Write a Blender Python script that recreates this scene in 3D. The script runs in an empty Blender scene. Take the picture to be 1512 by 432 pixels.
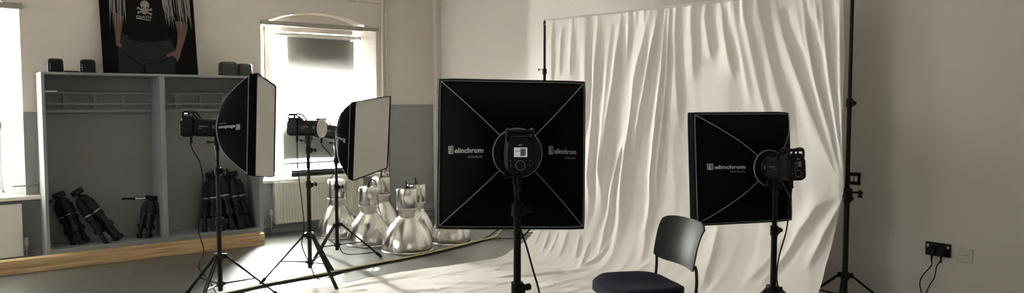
import bpy, math, random
import numpy as np
from mathutils import Vector, Matrix, noise

# ------------------------------------------------------------------ camera, light, exposure
scene = bpy.context.scene
col = scene.collection
PSI = math.radians(51.6725)          # heading of the view in the room
PIT = math.radians(3.4336)
EYE = Vector((0, 0, 1.42))
vh = Vector((math.cos(PSI), math.sin(PSI), 0)); rt = Vector((math.sin(PSI), -math.cos(PSI), 0))
fw = vh * math.cos(PIT) - Vector((0, 0, 1)) * math.sin(PIT)
up = vh * math.sin(PIT) + Vector((0, 0, 1)) * math.cos(PIT)
VIEWPOINT = Vector((0, 0, 1.42))     # fixed copy of the camera position, for placing things by image coordinates
cam_data = bpy.data.cameras.new('camera')
cam = bpy.data.objects.new('camera', cam_data); col.objects.link(cam)
cam_data.sensor_width = 36; cam_data.lens = 1100 / 1512 * 36
cam_data.clip_start = .02
cam.matrix_world = Matrix(((rt.x, up.x, -fw.x, EYE.x), (rt.y, up.y, -fw.y, EYE.y), (rt.z, up.z, -fw.z, EYE.z), (0, 0, 0, 1)))
scene.camera = cam

scene.view_settings.view_transform = 'Standard'
scene.view_settings.look = 'None'
scene.view_settings.gamma = 1
scene.view_settings.use_curve_mapping = False
scene.view_settings.exposure = 0.87
scene.cycles.max_bounces = 10
scene.cycles.diffuse_bounces = 5
scene.cycles.transmission_bounces = 6
scene.cycles.transparent_max_bounces = 12
scene.cycles.sample_clamp_indirect = 6

world = bpy.data.worlds.new('World'); scene.world = world; world.use_nodes = True
wb = world.node_tree.nodes['Background']
wb.inputs[0].default_value = (.85, .92, 1, 1); wb.inputs[1].default_value = 1.2

def area(name, loc, rot, sx, sy, power, color):
    l = bpy.data.lights.new(name, 'AREA'); l.shape = 'RECTANGLE'; l.size = sx; l.size_y = sy
    l.energy = power; l.color = color
    o = bpy.data.objects.new(name, l); col.objects.link(o); o.location = loc; o.rotation_euler = rot
    return o
HP = math.pi / 2
WARM = (1, .93, .80)
SUNC = (1, .94, .82)
area('window_and_fill_light', (3.525, 8.36, 1.42), (-HP, 0, 0), 1.15, 1.75, 3700, (1, .965, .955))
area('window_and_fill_light', (.015, 8.36, 1.42), (-HP, 0, 0), 1.15, 1.75, 90, (1, .965, .955))
area('window_and_fill_light', (-2.9, 5.4, 1.6), (0, -HP, 0), 1.8, 3.0, 44, (1, .965, .955))  # added to light the backdrop; the left wall has no window
area('window_and_fill_light', (.5, -2.9, 1.8), (HP, 0, 0), 3.0, 1.6, 8, (1, .965, .955))  # added weak fill; the wall behind the camera has no window
sun = bpy.data.lights.new('sun', 'SUN'); sun.energy = 48; sun.angle = math.radians(.8); sun.color = SUNC
so = bpy.data.objects.new('sun', sun); col.objects.link(so)
SUN_EL = math.radians(15.2)
sd = Vector((-.36, -1, 0)).normalized() * math.cos(SUN_EL) - Vector((0, 0, math.sin(SUN_EL)))
so.rotation_euler = sd.to_track_quat('-Z', 'Y').to_euler(); so.location = (4.5, 10, 3)

# ------------------------------------------------------------------ materials
def mat(name, color, rough=.6, metal=0, spec=.5, **kw):
    m = bpy.data.materials.new(name); m.use_nodes = True
    n = m.node_tree.nodes; L = m.node_tree.links; b = n['Principled BSDF']
    b.inputs['Base Color'].default_value = (*color, 1); b.inputs['Roughness'].default_value = rough
    b.inputs['Metallic'].default_value = metal; b.inputs['Specular IOR Level'].default_value = spec
    tc = n.new('ShaderNodeTexCoord')
    if kw.get('var'):                      # blotchy wear in the colour
        sc, amt = kw['var']
        t = n.new('ShaderNodeTexNoise'); t.inputs['Scale'].default_value = sc; t.inputs['Detail'].default_value = 5
        L.new(tc.outputs['Object'], t.inputs['Vector'])
        mr = n.new('ShaderNodeMapRange'); mr.inputs['To Min'].default_value = 1 - amt; mr.inputs['To Max'].default_value = 1 + amt
        L.new(t.outputs['Fac'], mr.inputs['Value'])
        mx = n.new('ShaderNodeMix'); mx.data_type = 'RGBA'; mx.blend_type = 'MULTIPLY'; mx.inputs[0].default_value = 1
        mx.inputs[6].default_value = (*color, 1); L.new(mr.outputs[0], mx.inputs[7]); L.new(mx.outputs[2], b.inputs['Base Color'])
    if kw.get('bump'):
        sc, st = kw['bump']
        t = n.new('ShaderNodeTexNoise'); t.inputs['Scale'].default_value = sc; t.inputs['Detail'].default_value = 4
        L.new(tc.outputs['Object'], t.inputs['Vector'])
        bp = n.new('ShaderNodeBump'); bp.inputs['Strength'].default_value = st; bp.inputs['Distance'].default_value = .01
        L.new(t.outputs['Fac'], bp.inputs['Height']); L.new(bp.outputs[0], b.inputs['Normal'])
    return m

CREAM = (.62, .575, .51)
GREY = (.245, .25, .25)
M = {
 'cream': mat('cream_paint', CREAM, .65, var=(1.3, .04), bump=(40, .12)),
 'right_wall': mat('right_wall_paint', (.64, .605, .56), .6, var=(.8, .03), bump=(60, .06)),
 'ceiling': mat('ceiling_paint', (.7, .68, .62), .8, var=(2, .02)),
 'grey': mat('grey_paint', GREY, .5, var=(2, .05)),
 'shelf': mat('shelf_grey_paint', (.23, .235, .24), .5, var=(3, .06), bump=(50, .05)),
 'shelf_back': mat('shelf_back_grey', (.20, .20, .198), .55, var=(3, .08)),
 'white_paint': mat('white_gloss_paint', (.72, .70, .64), .35, var=(4, .03)),
 'radiator': mat('radiator_enamel', (.72, .70, .62), .35, var=(3, .02)),
 'black': mat('black_plastic', (.0055, .0055, .006), .45, spec=.2, bump=(200, .05)),
 'black_metal': mat('black_metal', (.005, .005, .0055), .45, spec=.22, bump=(200, .03)),
 'black_fabric': mat('black_fabric', (.0028, .0028, .003), .85, spec=.05, bump=(120, .15)),
 'black_bag': mat('black_nylon', (.006, .006, .0065), .7, spec=.25, bump=(60, .4)),
 'rubber': mat('black_rubber', (.007, .007, .007), .8, spec=.25, bump=(90, .1)),
 'piping': mat('grey_piping', (.24, .24, .24), .7, bump=(200, .1)),
 'print': mat('pale_print', (.52, .53, .53), .6, var=(60, .1)),
 'print_dim': mat('grey_print', (.2, .2, .2), .6, var=(60, .1)),
 'steel': mat('bright_steel', (.6, .6, .58), .22, 1, bump=(90, .03)),
 'aluminium': mat('spun_aluminium', (.74, .72, .68), .2, 1),
 'aluminium_band': mat('aluminium_casting', (.75, .73, .68), .3, 1, bump=(20, .2)),
 'seat': mat('navy_upholstery', (.0055, .0075, .025), .85, spec=.2, bump=(300, .4)),
 'chair_back': mat('charcoal_plastic', (.008, .008, .008), .44, spec=.15, bump=(180, .12)),
 'chair_leg': mat('dark_chair_steel', (.05, .05, .055), .25, .8, bump=(80, .02)),
 'white_plastic': mat('white_plastic', (.55, .54, .50), .4, var=(20, .02)),
 'lens_pouch': mat('dark_green_black', (.022, .025, .022), .6, bump=(80, .2)),
 'yellow_cable': mat('straw_yellow_cable', (.42, .36, .16), .45, var=(8, .15)),
 'canvas': mat('poster_black', (.0025, .0025, .0025), .7, spec=.06, var=(6, .1)),
 'poster_shirt': mat('poster_shirt', (.005, .005, .005), .7, spec=.06, var=(9, .15)),
 'poster_trousers': mat('poster_trousers', (.015, .018, .017), .7, spec=.06, var=(9, .12)),
 'poster_skin': mat('poster_skin', (.11, .068, .054), .7, spec=.06, var=(9, .15)),
 'poster_hair': mat('poster_hair', (.17, .16, .145), .5, var=(40, .35)),
 'poster_print': mat('poster_print', (.24, .21, .185), .5, var=(30, .15)),
 'screw': mat('screw_metal', (.4, .4, .4), .4, 1, var=(30, .1)),
}

# brick relief under the paint of the window wall, two colours split at the dado
def wall_material():
    m = mat('window_wall_paint', CREAM, .7)
    n = m.node_tree.nodes; L = m.node_tree.links; b = n['Principled BSDF']
    tc = n.new('ShaderNodeTexCoord'); sp = n.new('ShaderNodeSeparateXYZ'); L.new(tc.outputs['Object'], sp.inputs[0])
    cb = n.new('ShaderNodeCombineXYZ'); L.new(sp.outputs['X'], cb.inputs['X']); L.new(sp.outputs['Z'], cb.inputs['Y'])
    br = n.new('ShaderNodeTexBrick'); br.inputs['Scale'].default_value = 1; br.inputs['Brick Width'].default_value = .225
    br.inputs['Row Height'].default_value = .075; br.inputs['Mortar Size'].default_value = .008; br.inputs['Mortar Smooth'].default_value = .8
    L.new(cb.outputs[0], br.inputs['Vector'])
    ns = n.new('ShaderNodeTexNoise'); ns.inputs['Scale'].default_value = 9; ns.inputs['Detail'].default_value = 6
    L.new(tc.outputs['Object'], ns.inputs['Vector'])
    ad = n.new('ShaderNodeMath'); ad.operation = 'MULTIPLY_ADD'; ad.inputs[1].default_value = .5
    L.new(ns.outputs['Fac'], ad.inputs[0])
    iv = n.new('ShaderNodeMath'); iv.operation = 'MULTIPLY'; iv.inputs[1].default_value = -.35
    L.new(br.outputs['Fac'], iv.inputs[0]); L.new(iv.outputs[0], ad.inputs[2])
    bp = n.new('ShaderNodeBump'); bp.inputs['Strength'].default_value = .3; bp.inputs['Distance'].default_value = .009
    L.new(ad.outputs[0], bp.inputs['Height']); L.new(bp.outputs[0], b.inputs['Normal'])
    # dado: the paint changes colour along a slightly sloping line
    sl = n.new('ShaderNodeMath'); sl.operation = 'MULTIPLY_ADD'; sl.inputs[1].default_value = -.0149; L.new(sp.outputs['X'], sl.inputs[0]); L.new(sp.outputs['Z'], sl.inputs[2])
    gt = n.new('ShaderNodeMath'); gt.operation = 'GREATER_THAN'; gt.inputs[1].default_value = 1.312; L.new(sl.outputs[0], gt.inputs[0])
    n2 = n.new('ShaderNodeTexNoise'); n2.inputs['Scale'].default_value = 1.5; n2.inputs['Detail'].default_value = 6; L.new(tc.outputs['Object'], n2.inputs['Vector'])
    mr = n.new('ShaderNodeMapRange'); mr.inputs['To Min'].default_value = .93; mr.inputs['To Max'].default_value = 1.07; L.new(n2.outputs['Fac'], mr.inputs['Value'])
    mx = n.new('ShaderNodeMix'); mx.data_type = 'RGBA'; mx.inputs[6].default_value = (*GREY, 1); mx.inputs[7].default_value = (*CREAM, 1); L.new(gt.outputs[0], mx.inputs[0])
    m2 = n.new('ShaderNodeMix'); m2.data_type = 'RGBA'; m2.blend_type = 'MULTIPLY'; m2.inputs[0].default_value = 1
    L.new(mx.outputs[2], m2.inputs[6]); L.new(mr.outputs[0], m2.inputs[7]); L.new(m2.outputs[2], b.inputs['Base Color'])
    return m
M['window_wall'] = wall_material()
def brushed(m):       # faint streaks running up the spun metal
    n = m.node_tree.nodes; L = m.node_tree.links; b = n['Principled BSDF']
    tc = n.new('ShaderNodeTexCoord'); mp = n.new('ShaderNodeMapping'); mp.inputs['Scale'].default_value = (1, 1, 0); L.new(tc.outputs['Object'], mp.inputs[0])
    nm = n.new('ShaderNodeVectorMath'); nm.operation = 'NORMALIZE'; L.new(mp.outputs[0], nm.inputs[0])
    m2 = n.new('ShaderNodeMapping'); m2.inputs['Scale'].default_value = (0, 0, 1.3); L.new(tc.outputs['Object'], m2.inputs[0])
    av = n.new('ShaderNodeVectorMath'); av.operation = 'ADD'; L.new(nm.outputs[0], av.inputs[0]); L.new(m2.outputs[0], av.inputs[1])
    t = n.new('ShaderNodeTexNoise'); t.inputs['Scale'].default_value = 3.2; t.inputs['Detail'].default_value = 2; L.new(av.outputs[0], t.inputs['Vector'])
    bp = n.new('ShaderNodeBump'); bp.inputs['Strength'].default_value = .22; bp.inputs['Distance'].default_value = .02
    L.new(t.outputs['Fac'], bp.inputs['Height']); L.new(bp.outputs[0], b.inputs['Normal'])
brushed(M['aluminium'])

def floor_material():
    m = mat('grey_vinyl_floor', (.08, .079, .075), .36, spec=.45, var=(1.6, .07))
    n = m.node_tree.nodes; L = m.node_tree.links; b = n['Principled BSDF']
    tc = n.new('ShaderNodeTexCoord'); t = n.new('ShaderNodeTexNoise'); t.inputs['Scale'].default_value = 3.5; t.inputs['Detail'].default_value = 7
    L.new(tc.outputs['Object'], t.inputs['Vector'])
    mr = n.new('ShaderNodeMapRange'); mr.inputs['To Min'].default_value = .28; mr.inputs['To Max'].default_value = .5
    L.new(t.outputs['Fac'], mr.inputs['Value']); L.new(mr.outputs[0], b.inputs['Roughness'])
    return m
M['floor'] = floor_material()

def cloth_material(name, color, trans, scale=300, bump=.1, back=None):
    m = bpy.data.materials.new(name); m.use_nodes = True
    n = m.node_tree.nodes; L = m.node_tree.links; out = n['Material Output']
    n.remove(n['Principled BSDF'])
    d = n.new('ShaderNodeBsdfDiffuse'); t = n.new('ShaderNodeBsdfTranslucent'); mx = n.new('ShaderNodeMixShader')
    d.inputs[0].default_value = (*color, 1); t.inputs[0].default_value = (*(back or color), 1); mx.inputs[0].default_value = trans
    tc = n.new('ShaderNodeTexCoord'); ns = n.new('ShaderNodeTexNoise'); ns.inputs['Scale'].default_value = scale; ns.inputs['Detail'].default_value = 3
    L.new(tc.outputs['Object'], ns.inputs['Vector'])
    bp = n.new('ShaderNodeBump'); bp.inputs['Strength'].default_value = bump; bp.inputs['Distance'].default_value = .01
    L.new(ns.outputs['Fac'], bp.inputs['Height']); L.new(bp.outputs[0], d.inputs['Normal'])
    L.new(d.outputs[0], mx.inputs[1]); L.new(t.outputs[0], mx.inputs[2]); L.new(mx.outputs[0], out.inputs[0])
    return m
M['muslin'] = cloth_material('white_muslin', (.77, .74, .70), .12, 14, .25)
M['diffuser'] = cloth_material('diffuser_fabric', (.70, .68, .62), .25, 22, .2)
M['blind'] = cloth_material('blind_fabric', (.12, .118, .112), .26, 200, .05, (.52, .505, .47))
M['net'] = cloth_material('net_curtain', (.78, .77, .73), .5, 30, .1)

def glass_material():
    m = bpy.data.materials.new('window_glass'); m.use_nodes = True
    n = m.node_tree.nodes; L = m.node_tree.links; out = n['Material Output']; n.remove(n['Principled BSDF'])
    t = n.new('ShaderNodeBsdfTransparent'); t.inputs[0].default_value = (.93, .95, .93, 1)
    g = n.new('ShaderNodeBsdfGlossy'); g.inputs['Roughness'].default_value = .03
    mx = n.new('ShaderNodeMixShader'); mx.inputs[0].default_value = .06
    L.new(t.outputs[0], mx.inputs[1]); L.new(g.outputs[0], mx.inputs[2]); L.new(mx.outputs[0], out.inputs[0])
    return m
M['glass'] = glass_material()

def wood_material():
    m = mat('pine', (.50, .34, .17), .5)
    n = m.node_tree.nodes; L = m.node_tree.links; b = n['Principled BSDF']
    tc = n.new('ShaderNodeTexCoord'); mp = n.new('ShaderNodeMapping'); mp.inputs['Scale'].default_value = (.6, 14, 14)
    L.new(tc.outputs['Object'], mp.inputs[0])
    t = n.new('ShaderNodeTexNoise'); t.inputs['Scale'].default_value = 4; t.inputs['Detail'].default_value = 5; t.inputs['Distortion'].default_value = .6
    L.new(mp.outputs[0], t.inputs['Vector'])
    cr = n.new('ShaderNodeValToRGB'); e = cr.color_ramp.elements
    e[0].position = .3; e[0].color = (.30, .185, .085, 1); e[1].position = .65; e[1].color = (.56, .40, .21, 1)
    L.new(t.outputs['Fac'], cr.inputs[0]); L.new(cr.outputs[0], b.inputs['Base Color'])
    return m
M['pine'] = wood_material()

def lcd_material():
    m = mat('lcd_screen', (.25, .26, .25), .2)
    b = m.node_tree.nodes['Principled BSDF']
    b.inputs['Emission Color'].default_value = (.75, .8, .8, 1); b.inputs['Emission Strength'].default_value = .22
    return m
M['lcd'] = lcd_material()
M['lcd_off'] = mat('dark_lcd_glass', (.015, .016, .015), .15)
M['pelmet'] = mat('pelmet_paint', (.27, .25, .21), .6, var=(3, .1))

# ------------------------------------------------------------------ mesh helpers
class MB:
    def __init__(s): s.v = []; s.f = []
    def add(s, vs, fs, T=None):
        k = len(s.v)
        for p in vs:
            p = Vector(p); s.v.append(T @ p if T is not None else p)
        s.f += [tuple(i + k for i in f) for f in fs]
        return s
    def box(s, x0, x1, y0, y1, z0, z1, T=None):
        vs = [(x, y, z) for x in (x0, x1) for y in (y0, y1) for z in (z0, z1)]
        return s.add(vs, [(0, 1, 3, 2), (4, 6, 7, 5), (0, 4, 5, 1), (2, 3, 7, 6), (0, 2, 6, 4), (1, 5, 7, 3)], T)
    def rbox(s, x0, x1, y0, y1, z0, z1, r=.01, axis=0, n=4, T=None, taper=1.0):
        """box with its edges along `axis` rounded and slightly chamfered ends"""
        lo = [x0, y0, z0]; hi = [x1, y1, z1]; a = axis; b, c = (a + 1) % 3, (a + 2) % 3
        cb, cc = (lo[b] + hi[b]) / 2, (lo[c] + hi[c]) / 2; hb, hc = (hi[b] - lo[b]) / 2, (hi[c] - lo[c]) / 2
        r = min(r, hb * .98, hc * .98)
        e = min(r * .35, (hi[a] - lo[a]) * .2)
        rings = []
        for pa, ins, tp in ((lo[a], e, taper), (lo[a] + e, 0, taper), (hi[a] - e, 0, 1), (hi[a], e, 1)):
            ring = []
            for q, (sb, sc) in enumerate(((1, 1), (-1, 1), (-1, -1), (1, -1))):
                for i in range(n + 1):
                    t = (q + i / n) * HP
                    pb = (sb * (hb - r) + (r - ins) * math.cos(t)) * tp; pc = (sc * (hc - r) + (r - ins) * math.sin(t)) * tp
                    p = [0, 0, 0]; p[a] = pa; p[b] = cb + pb; p[c] = cc + pc; ring.append(p)
            rings.append(ring)
        N = len(rings[0]); vs = [p for rg in rings for p in rg]; fs = []
        for k in range(3):
            for i in range(N): fs.append((k * N + i, k * N + (i + 1) % N, (k + 1) * N + (i + 1) % N, (k + 1) * N + i))
        fs.append(tuple(range(N))[::-1]); fs.append(tuple(3 * N + i for i in range(N)))
        return s.add(vs, fs, T)
    def tube(s, pts, r, n=10, T=None, caps=True, closed=False):
        pts = [Vector(p) for p in pts]; rs = r if isinstance(r, (list, tuple)) else [r] * len(pts)
        k = len(pts); rings = []; ref = None
        for i, p in enumerate(pts):
            if closed: d = pts[(i + 1) % k] - pts[i - 1]
            else: d = pts[min(i + 1, k - 1)] - pts[max(i - 1, 0)]
            d.normalize()
            if ref is None: ref = Vector((0, 0, 1)) if abs(d.z) < .9 else Vector((1, 0, 0))
            a = ref - d * ref.dot(d)
            if a.length < 1e-4: a = d.orthogonal()
            a.normalize(); b = d.cross(a); ref = a
            rings.append([p + (a * math.cos(2 * math.pi * j / n) + b * math.sin(2 * math.pi * j / n)) * rs[i] for j in range(n)])
        vs = [q for rg in rings for q in rg]; fs = []
        for i in range(k if closed else k - 1):
            for j in range(n):
                i2 = (i + 1) % k
                fs.append((i * n + j, i * n + (j + 1) % n, i2 * n + (j + 1) % n, i2 * n + j))
        if caps and not closed: fs.append(tuple(range(n))[::-1]); fs.append(tuple((k - 1) * n + j for j in range(n)))
        return s.add(vs, fs, T)
    def lathe(s, prof, n=32, T=None, close=False):
        """prof = [(radius, z)...] round the z axis"""
        vs = []; fs = []; k = len(prof)
        for r, z in prof:
            for j in range(n): vs.append((r * math.cos(2 * math.pi * j / n), r * math.sin(2 * math.pi * j / n), z))
        for i in range(k - 1):
            for j in range(n): fs.append((i * n + j, i * n + (j + 1) % n, (i + 1) * n + (j + 1) % n, (i + 1) * n + j))
        if close: fs.append(tuple(range(n))[::-1]); fs.append(tuple((k - 1) * n + j for j in range(n)))
        return s.add(vs, fs, T)
    def prism(s, poly, z0, z1, T=None):
        """polygon in xy pulled from z0 to z1"""
        n = len(poly); vs = [(x, y, z0) for x, y in poly] + [(x, y, z1) for x, y in poly]
        fs = [tuple(range(n))[::-1], tuple(range(n, 2 * n))] + [(i, (i + 1) % n, n + (i + 1) % n, n + i) for i in range(n)]
        return s.add(vs, fs, T)
    def build(s, name, material, parent=None, smooth=True, angle=38, bevel=0):
        me = bpy.data.meshes.new(name); me.from_pydata([tuple(p) for p in s.v], [], s.f); me.update()
        me.materials.append(material)
        if smooth:
            me.polygons.foreach_set('use_smooth', [True] * len(me.polygons)); me.set_sharp_from_angle(angle=math.radians(angle))
        o = bpy.data.objects.new(name, me); col.objects.link(o)
        if parent is not None: o.parent = parent
        if bevel:
            b = o.modifiers.new('bevel', 'BEVEL'); b.width = bevel; b.segments = 2; b.limit_method = 'ANGLE'
        return o

def tag(o, label=None, cat=None, group=None, kind=None):
    if label: o['label'] = label
    if cat: o['category'] = cat
    if group: o['group'] = group
    if kind: o['kind'] = kind
    return o
def thing(name, label, cat, loc=(0, 0, 0), rz=0, group=None, matrix=None):
    o = bpy.data.objects.new(name, None); col.objects.link(o)
    if matrix is not None: o.matrix_world = matrix
    else: o.location = loc; o.rotation_euler = (0, 0, rz)
    return tag(o, label, cat, group)
def struct(o): o['kind'] = 'structure'; return o
def smooth_path(pts, per=6):
    pts = [Vector(p) for p in pts]; out = []
    for i in range(len(pts) - 1):
        p0 = pts[max(i - 1, 0)]; p1 = pts[i]; p2 = pts[i + 1]; p3 = pts[min(i + 2, len(pts) - 1)]
        for k in range(per):
            t = k / per
            out.append(.5 * ((2 * p1) + (p2 - p0) * t + (2 * p0 - 5 * p1 + 4 * p2 - p3) * t * t + (3 * p1 - p0 - 3 * p2 + p3) * t ** 3))
    return out + [pts[-1]]
def text_mesh(body, size, align='LEFT', bold=0.0):
    """vertices and faces of flat lettering in the xy plane"""
    c = bpy.data.curves.new('lettering', 'FONT'); c.body = body; c.size = size; c.align_x = align; c.offset = bold
    c.resolution_u = 3
    o = bpy.data.objects.new('lettering', c); col.objects.link(o)
    dg = bpy.context.evaluated_depsgraph_get(); me = bpy.data.meshes.new_from_object(o.evaluated_get(dg))
    vs = [v.co.copy() for v in me.vertices]; fs = [tuple(p.vertices) for p in me.polygons]
    bpy.data.objects.remove(o); bpy.data.curves.remove(c); bpy.data.meshes.remove(me)
    return vs, fs
# ------------------------------------------------------------------ the room
YW, XR, ZC = 7.891, 5.062, 3.3
XL, YB = -3.0, -3.0
WINS = [(-.67, .70), (2.845, 4.205)]       # clear openings of the two windows
ZS, ZSP, ZAP = .585, 2.25, 2.40            # sill, springing, crown of the arch
def arch(x, a, b):
    t = (x - (a + b) / 2) / ((b - a) / 2); h = ZAP - ZSP; w = (b - a) / 2
    R = (w * w + h * h) / (2 * h)
    return ZAP - R + math.sqrt(max(R * R - (t * w) ** 2, 0))
mb = MB()
xs = [XL] + [p for w in WINS for p in w] + [XR]
def quad(a, b, c, d): mb.add([a, b, c, d], [(0, 1, 2, 3)])
for a, b in ((XL, WINS[0][0]), (WINS[0][1], WINS[1][0]), (WINS[1][1], XR)):
    quad((a, YW, 0), (b, YW, 0), (b, YW, ZC), (a, YW, ZC))
RD = .38; SPL = .17
for a, b in WINS:
    quad((a, YW, 0), (b, YW, 0), (b, YW, ZS), (a, YW, ZS))
    N = 24
    for i in range(N):
        x0 = a + (b - a) * i / N; x1 = a + (b - a) * (i + 1) / N; z0, z1 = arch(x0, a, b), arch(x1, a, b)
        quad((x0, YW, z0), (x1, YW, z1), (x1, YW, ZC), (x0, YW, ZC))
        c_ = (a + b) / 2; k_ = 1 - SPL / ((b - a) / 2)
        quad((x0, YW, z0), (c_ + (x0 - c_) * k_, YW + RD, z0), (c_ + (x1 - c_) * k_, YW + RD, z1), (x1, YW, z1))
    quad((a, YW, ZS), (a + SPL, YW + RD, ZS), (a + SPL, YW + RD, ZSP), (a, YW, ZSP))
    quad((b, YW, ZS), (b - SPL, YW + RD, ZS), (b - SPL, YW + RD, ZSP), (b, YW, ZSP))
    quad((a, YW, ZS), (b, YW, ZS), (b, YW + RD, ZS), (a, YW + RD, ZS))
struct(mb.build('wall_back', M['window_wall'], smooth=False))
mb = MB()
# outer skin with the same openings, so that daylight enters only through the windows
for a, b in ((XL - .2, WINS[0][0]), (WINS[0][1], WINS[1][0]), (WINS[1][1], XR + .2)):
    mb.box(a, b, YW + .08, YW + .3, -.1, ZC + .2)
for a, b in WINS:
    mb.box(a, b, YW + .08, YW + .3, -.1, ZS - .01); mb.box(a, b, YW + .08, YW + .3, ZAP + .01, ZC + .2)
    mb.box(a, a + SPL, YW + .37, YW + .45, -.1, ZAP + .02); mb.box(b - SPL, b, YW + .37, YW + .45, -.1, ZAP + .02)
struct(mb.build('wall_outer', M['grey'], smooth=False))
struct(MB().box(XR, XR + .15, YB, YW, 0, ZC).build('wall_right', M['right_wall'], smooth=False))
struct(MB().box(XL - .15, XL, YB, YW, 0, ZC).build('wall_left', M['cream'], smooth=False))
struct(MB().box(XL, XR, YB - .15, YB, 0, ZC).build('wall_front', M['cream'], smooth=False))
struct(MB().box(XL, XR, YB, YW, ZC, ZC + .15).build('ceiling', M['ceiling'], smooth=False))
struct(MB().box(XL, XR, YB, YW, -.1, 0).build('floor', M['floor'], smooth=False))
struct(MB().box(XR - .008, XR, YB, YW - .01, 0, .302).build('baseboard_right', M['right_wall'], smooth=False, bevel=.003))
mb = MB()
for a, b in ((XL, .80), (2.70, XR - .01)): mb.box(a, b, YW - .022, YW, 0, .1)
struct(mb.build('baseboard_back', M['grey'], smooth=False, bevel=.004))
# dado rail edge and the boxed pipe in the corner
mb = MB(); mb.box(.70, .80, YW - .012, YW, 1.318, 1.33); mb.box(4.37, XR - .085, YW - .012, YW, 1.372, 1.386)
struct(mb.build('trim_1', M['grey'], smooth=False))
mb = MB(); mb.box(4.37, 4.385, YW - .012, YW, .1, 1.372); mb.box(4.385, 4.975, YW - .01, YW, .22, .232)
struct(mb.build('trim_2', M['grey'], smooth=False))
struct(MB().box(XR - .075, XR, YW - .075, YW, 0, ZC).build('trim_3', M['cream'], smooth=False, bevel=.006))

# windows
for k, (a, b) in enumerate(WINS):
    w = bpy.data.objects.new('window_%d' % (k + 1), None); col.objects.link(w); struct(w); w.location = ((a + b) / 2, YW, ZS)
    cx, hw = (a + b) / 2, (b - a) / 2
    H = ZSP - ZS
    Y1 = RD - .04; hf = hw; hw = hw - SPL * .9
    fr = MB()
    for x in (-hw + .03, hw - .06): fr.box(x - .03, x + .03, Y1 - .03, Y1 + .03, 0, H + .12)
    for z in (.0, .62, H - .02): fr.box(-hw, hw, Y1 - .03, Y1 + .03, z - .03, z + .03)
    fr.box(-hw, hw, Y1 - .035, Y1 - .025, H - .05, H + .13)
    fr.build('window_frame', M['white_paint'], w, smooth=False, bevel=.004)
    gl = MB(); gl.box(-hw, hw, Y1 - .003, Y1 + .003, 0, H + .13); gl.build('window_glass', M['glass'], w, smooth=False)
    hw = hf
    # board closing the arch behind the ledge
    lp = MB(); N = 20; poly = [(hw, H)] + [(-hw + 2 * hw * i / N, arch(a + 2 * hw * i / N, a, b) - ZS + .02) for i in range(N, -1, -1)] + [(-hw, H)]
    lp.prism(poly, 0, .02, Matrix(((1, 0, 0, 0), (0, 0, 1, .17), (0, 1, 0, 0), (0, 0, 0, 1))))
    lp.build('lunette_board', M['cream'], w, smooth=False)
    MB().box(-hw - .004, hw + .02, -.035, .05, H - .018, H + .032).build('pelmet_board', M['pelmet'], w, smooth=False, bevel=.004)
    s = MB(); s.box(-hw - .12, hw + .12, -.07, .0, -.035, .0); s.prism([(-hw, 0), (hw, 0), (hw - SPL * .85, RD - .06), (-hw + SPL * .85, RD - .06)], -.03, .004)
    s.build('window_sill', M['white_paint'], w, smooth=False, bevel=.006)

# roller blind of the right window
bl = thing('roller_blind', 'grey roller blind half glowing with sun in the arched window', 'blind', (3.56, YW + .22, 0))
BX0, BX1, BT, BB = -.43, .47, 2.13, .735
mb = MB(); nx, nz = 30, 40; vs = []; fs = []
for j in range(nz + 1):
    for i in range(nx + 1):
        x = BX0 + (BX1 - BX0) * i / nx; z = BB + (BT - BB) * j / nz
        vs.append((x, .006 * math.sin(x * 9) * (1 - j / nz), z))
for j in range(nz):
    for i in range(nx): q = j * (nx + 1) + i; fs.append((q, q + 1, q + nx + 2, q + nx + 1))
mb.add(vs, fs).build('blind_fabric', M['blind'], bl)
mb = MB(); mb.tube([(BX0 - .06, 0, 2.165), (BX1 + .08, 0, 2.165)], .022, 14); mb.build('blind_roller', M['white_paint'], bl)
MB().rbox(BX0, BX1, -.012, .012, BB - .02, BB + .004, .005).build('blind_bottom_bar', M['shelf'], bl)
MB().tube([(BX1 + .03, -.01, 2.15), (BX1 + .03, -.01, 1.0)], .004, 6).build('pull_cord', M['white_paint'], bl)

# behind the right window's blind: unseen sheets added only to shade parts of it
o = MB().box(3.15, 4.03, YW + .298, YW + .303, 1.58, 2.20).build('upper_light_blocker', M['shelf'], smooth=False)
tag(o, 'unseen grey sheet added behind the blind to shade its upper half', 'lining')
o = MB().box(3.14, 4.04, YW + .244, YW + .25, .755, 1.17).build('lower_light_blocker', M['shelf'], smooth=False)
tag(o, 'unseen grey panel added to shade the lower part of the blind in the arched window', 'panel')
# dark box on the sill
bx = thing('storage_case', 'long black flat case lying on the sill under the blind', 'case', (3.62, YW + .12, ZS + .004))
MB().rbox(-.44, .47, -.05, .06, 0, .072, .012).build('body', M['black'], bx)
MB().box(-.44, .47, -.053, -.049, .045, .049).build('lid_seam', M['piping'], bx)

# net curtain in the left window
nc = thing('net_curtain', 'white net curtain hanging in the left window', 'curtain', (0.02, YW + .2, 0))
mb = MB(); vs = []; fs = []; nx, nz = 160, 12
for j in range(nz + 1):
    for i in range(nx + 1):
        x = -.62 + 1.05 * i / nx; z = .62 + 1.62 * j / nz
        vs.append((x, .016 * math.sin(x * 62 + .6 * math.sin(x * 13)) * (1.1 - .5 * j / nz), z))
for j in range(nz):
    for i in range(nx): q = j * (nx + 1) + i; fs.append((q, q + 1, q + nx + 2, q + nx + 1))
mb.add(vs, fs).build('curtain_fabric', M['net'], nc)
MB().tube([(-.62, 0, 2.235), (.50, 0, 2.235)], .008, 8).build('curtain_wire', M['white_paint'], nc)

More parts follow.
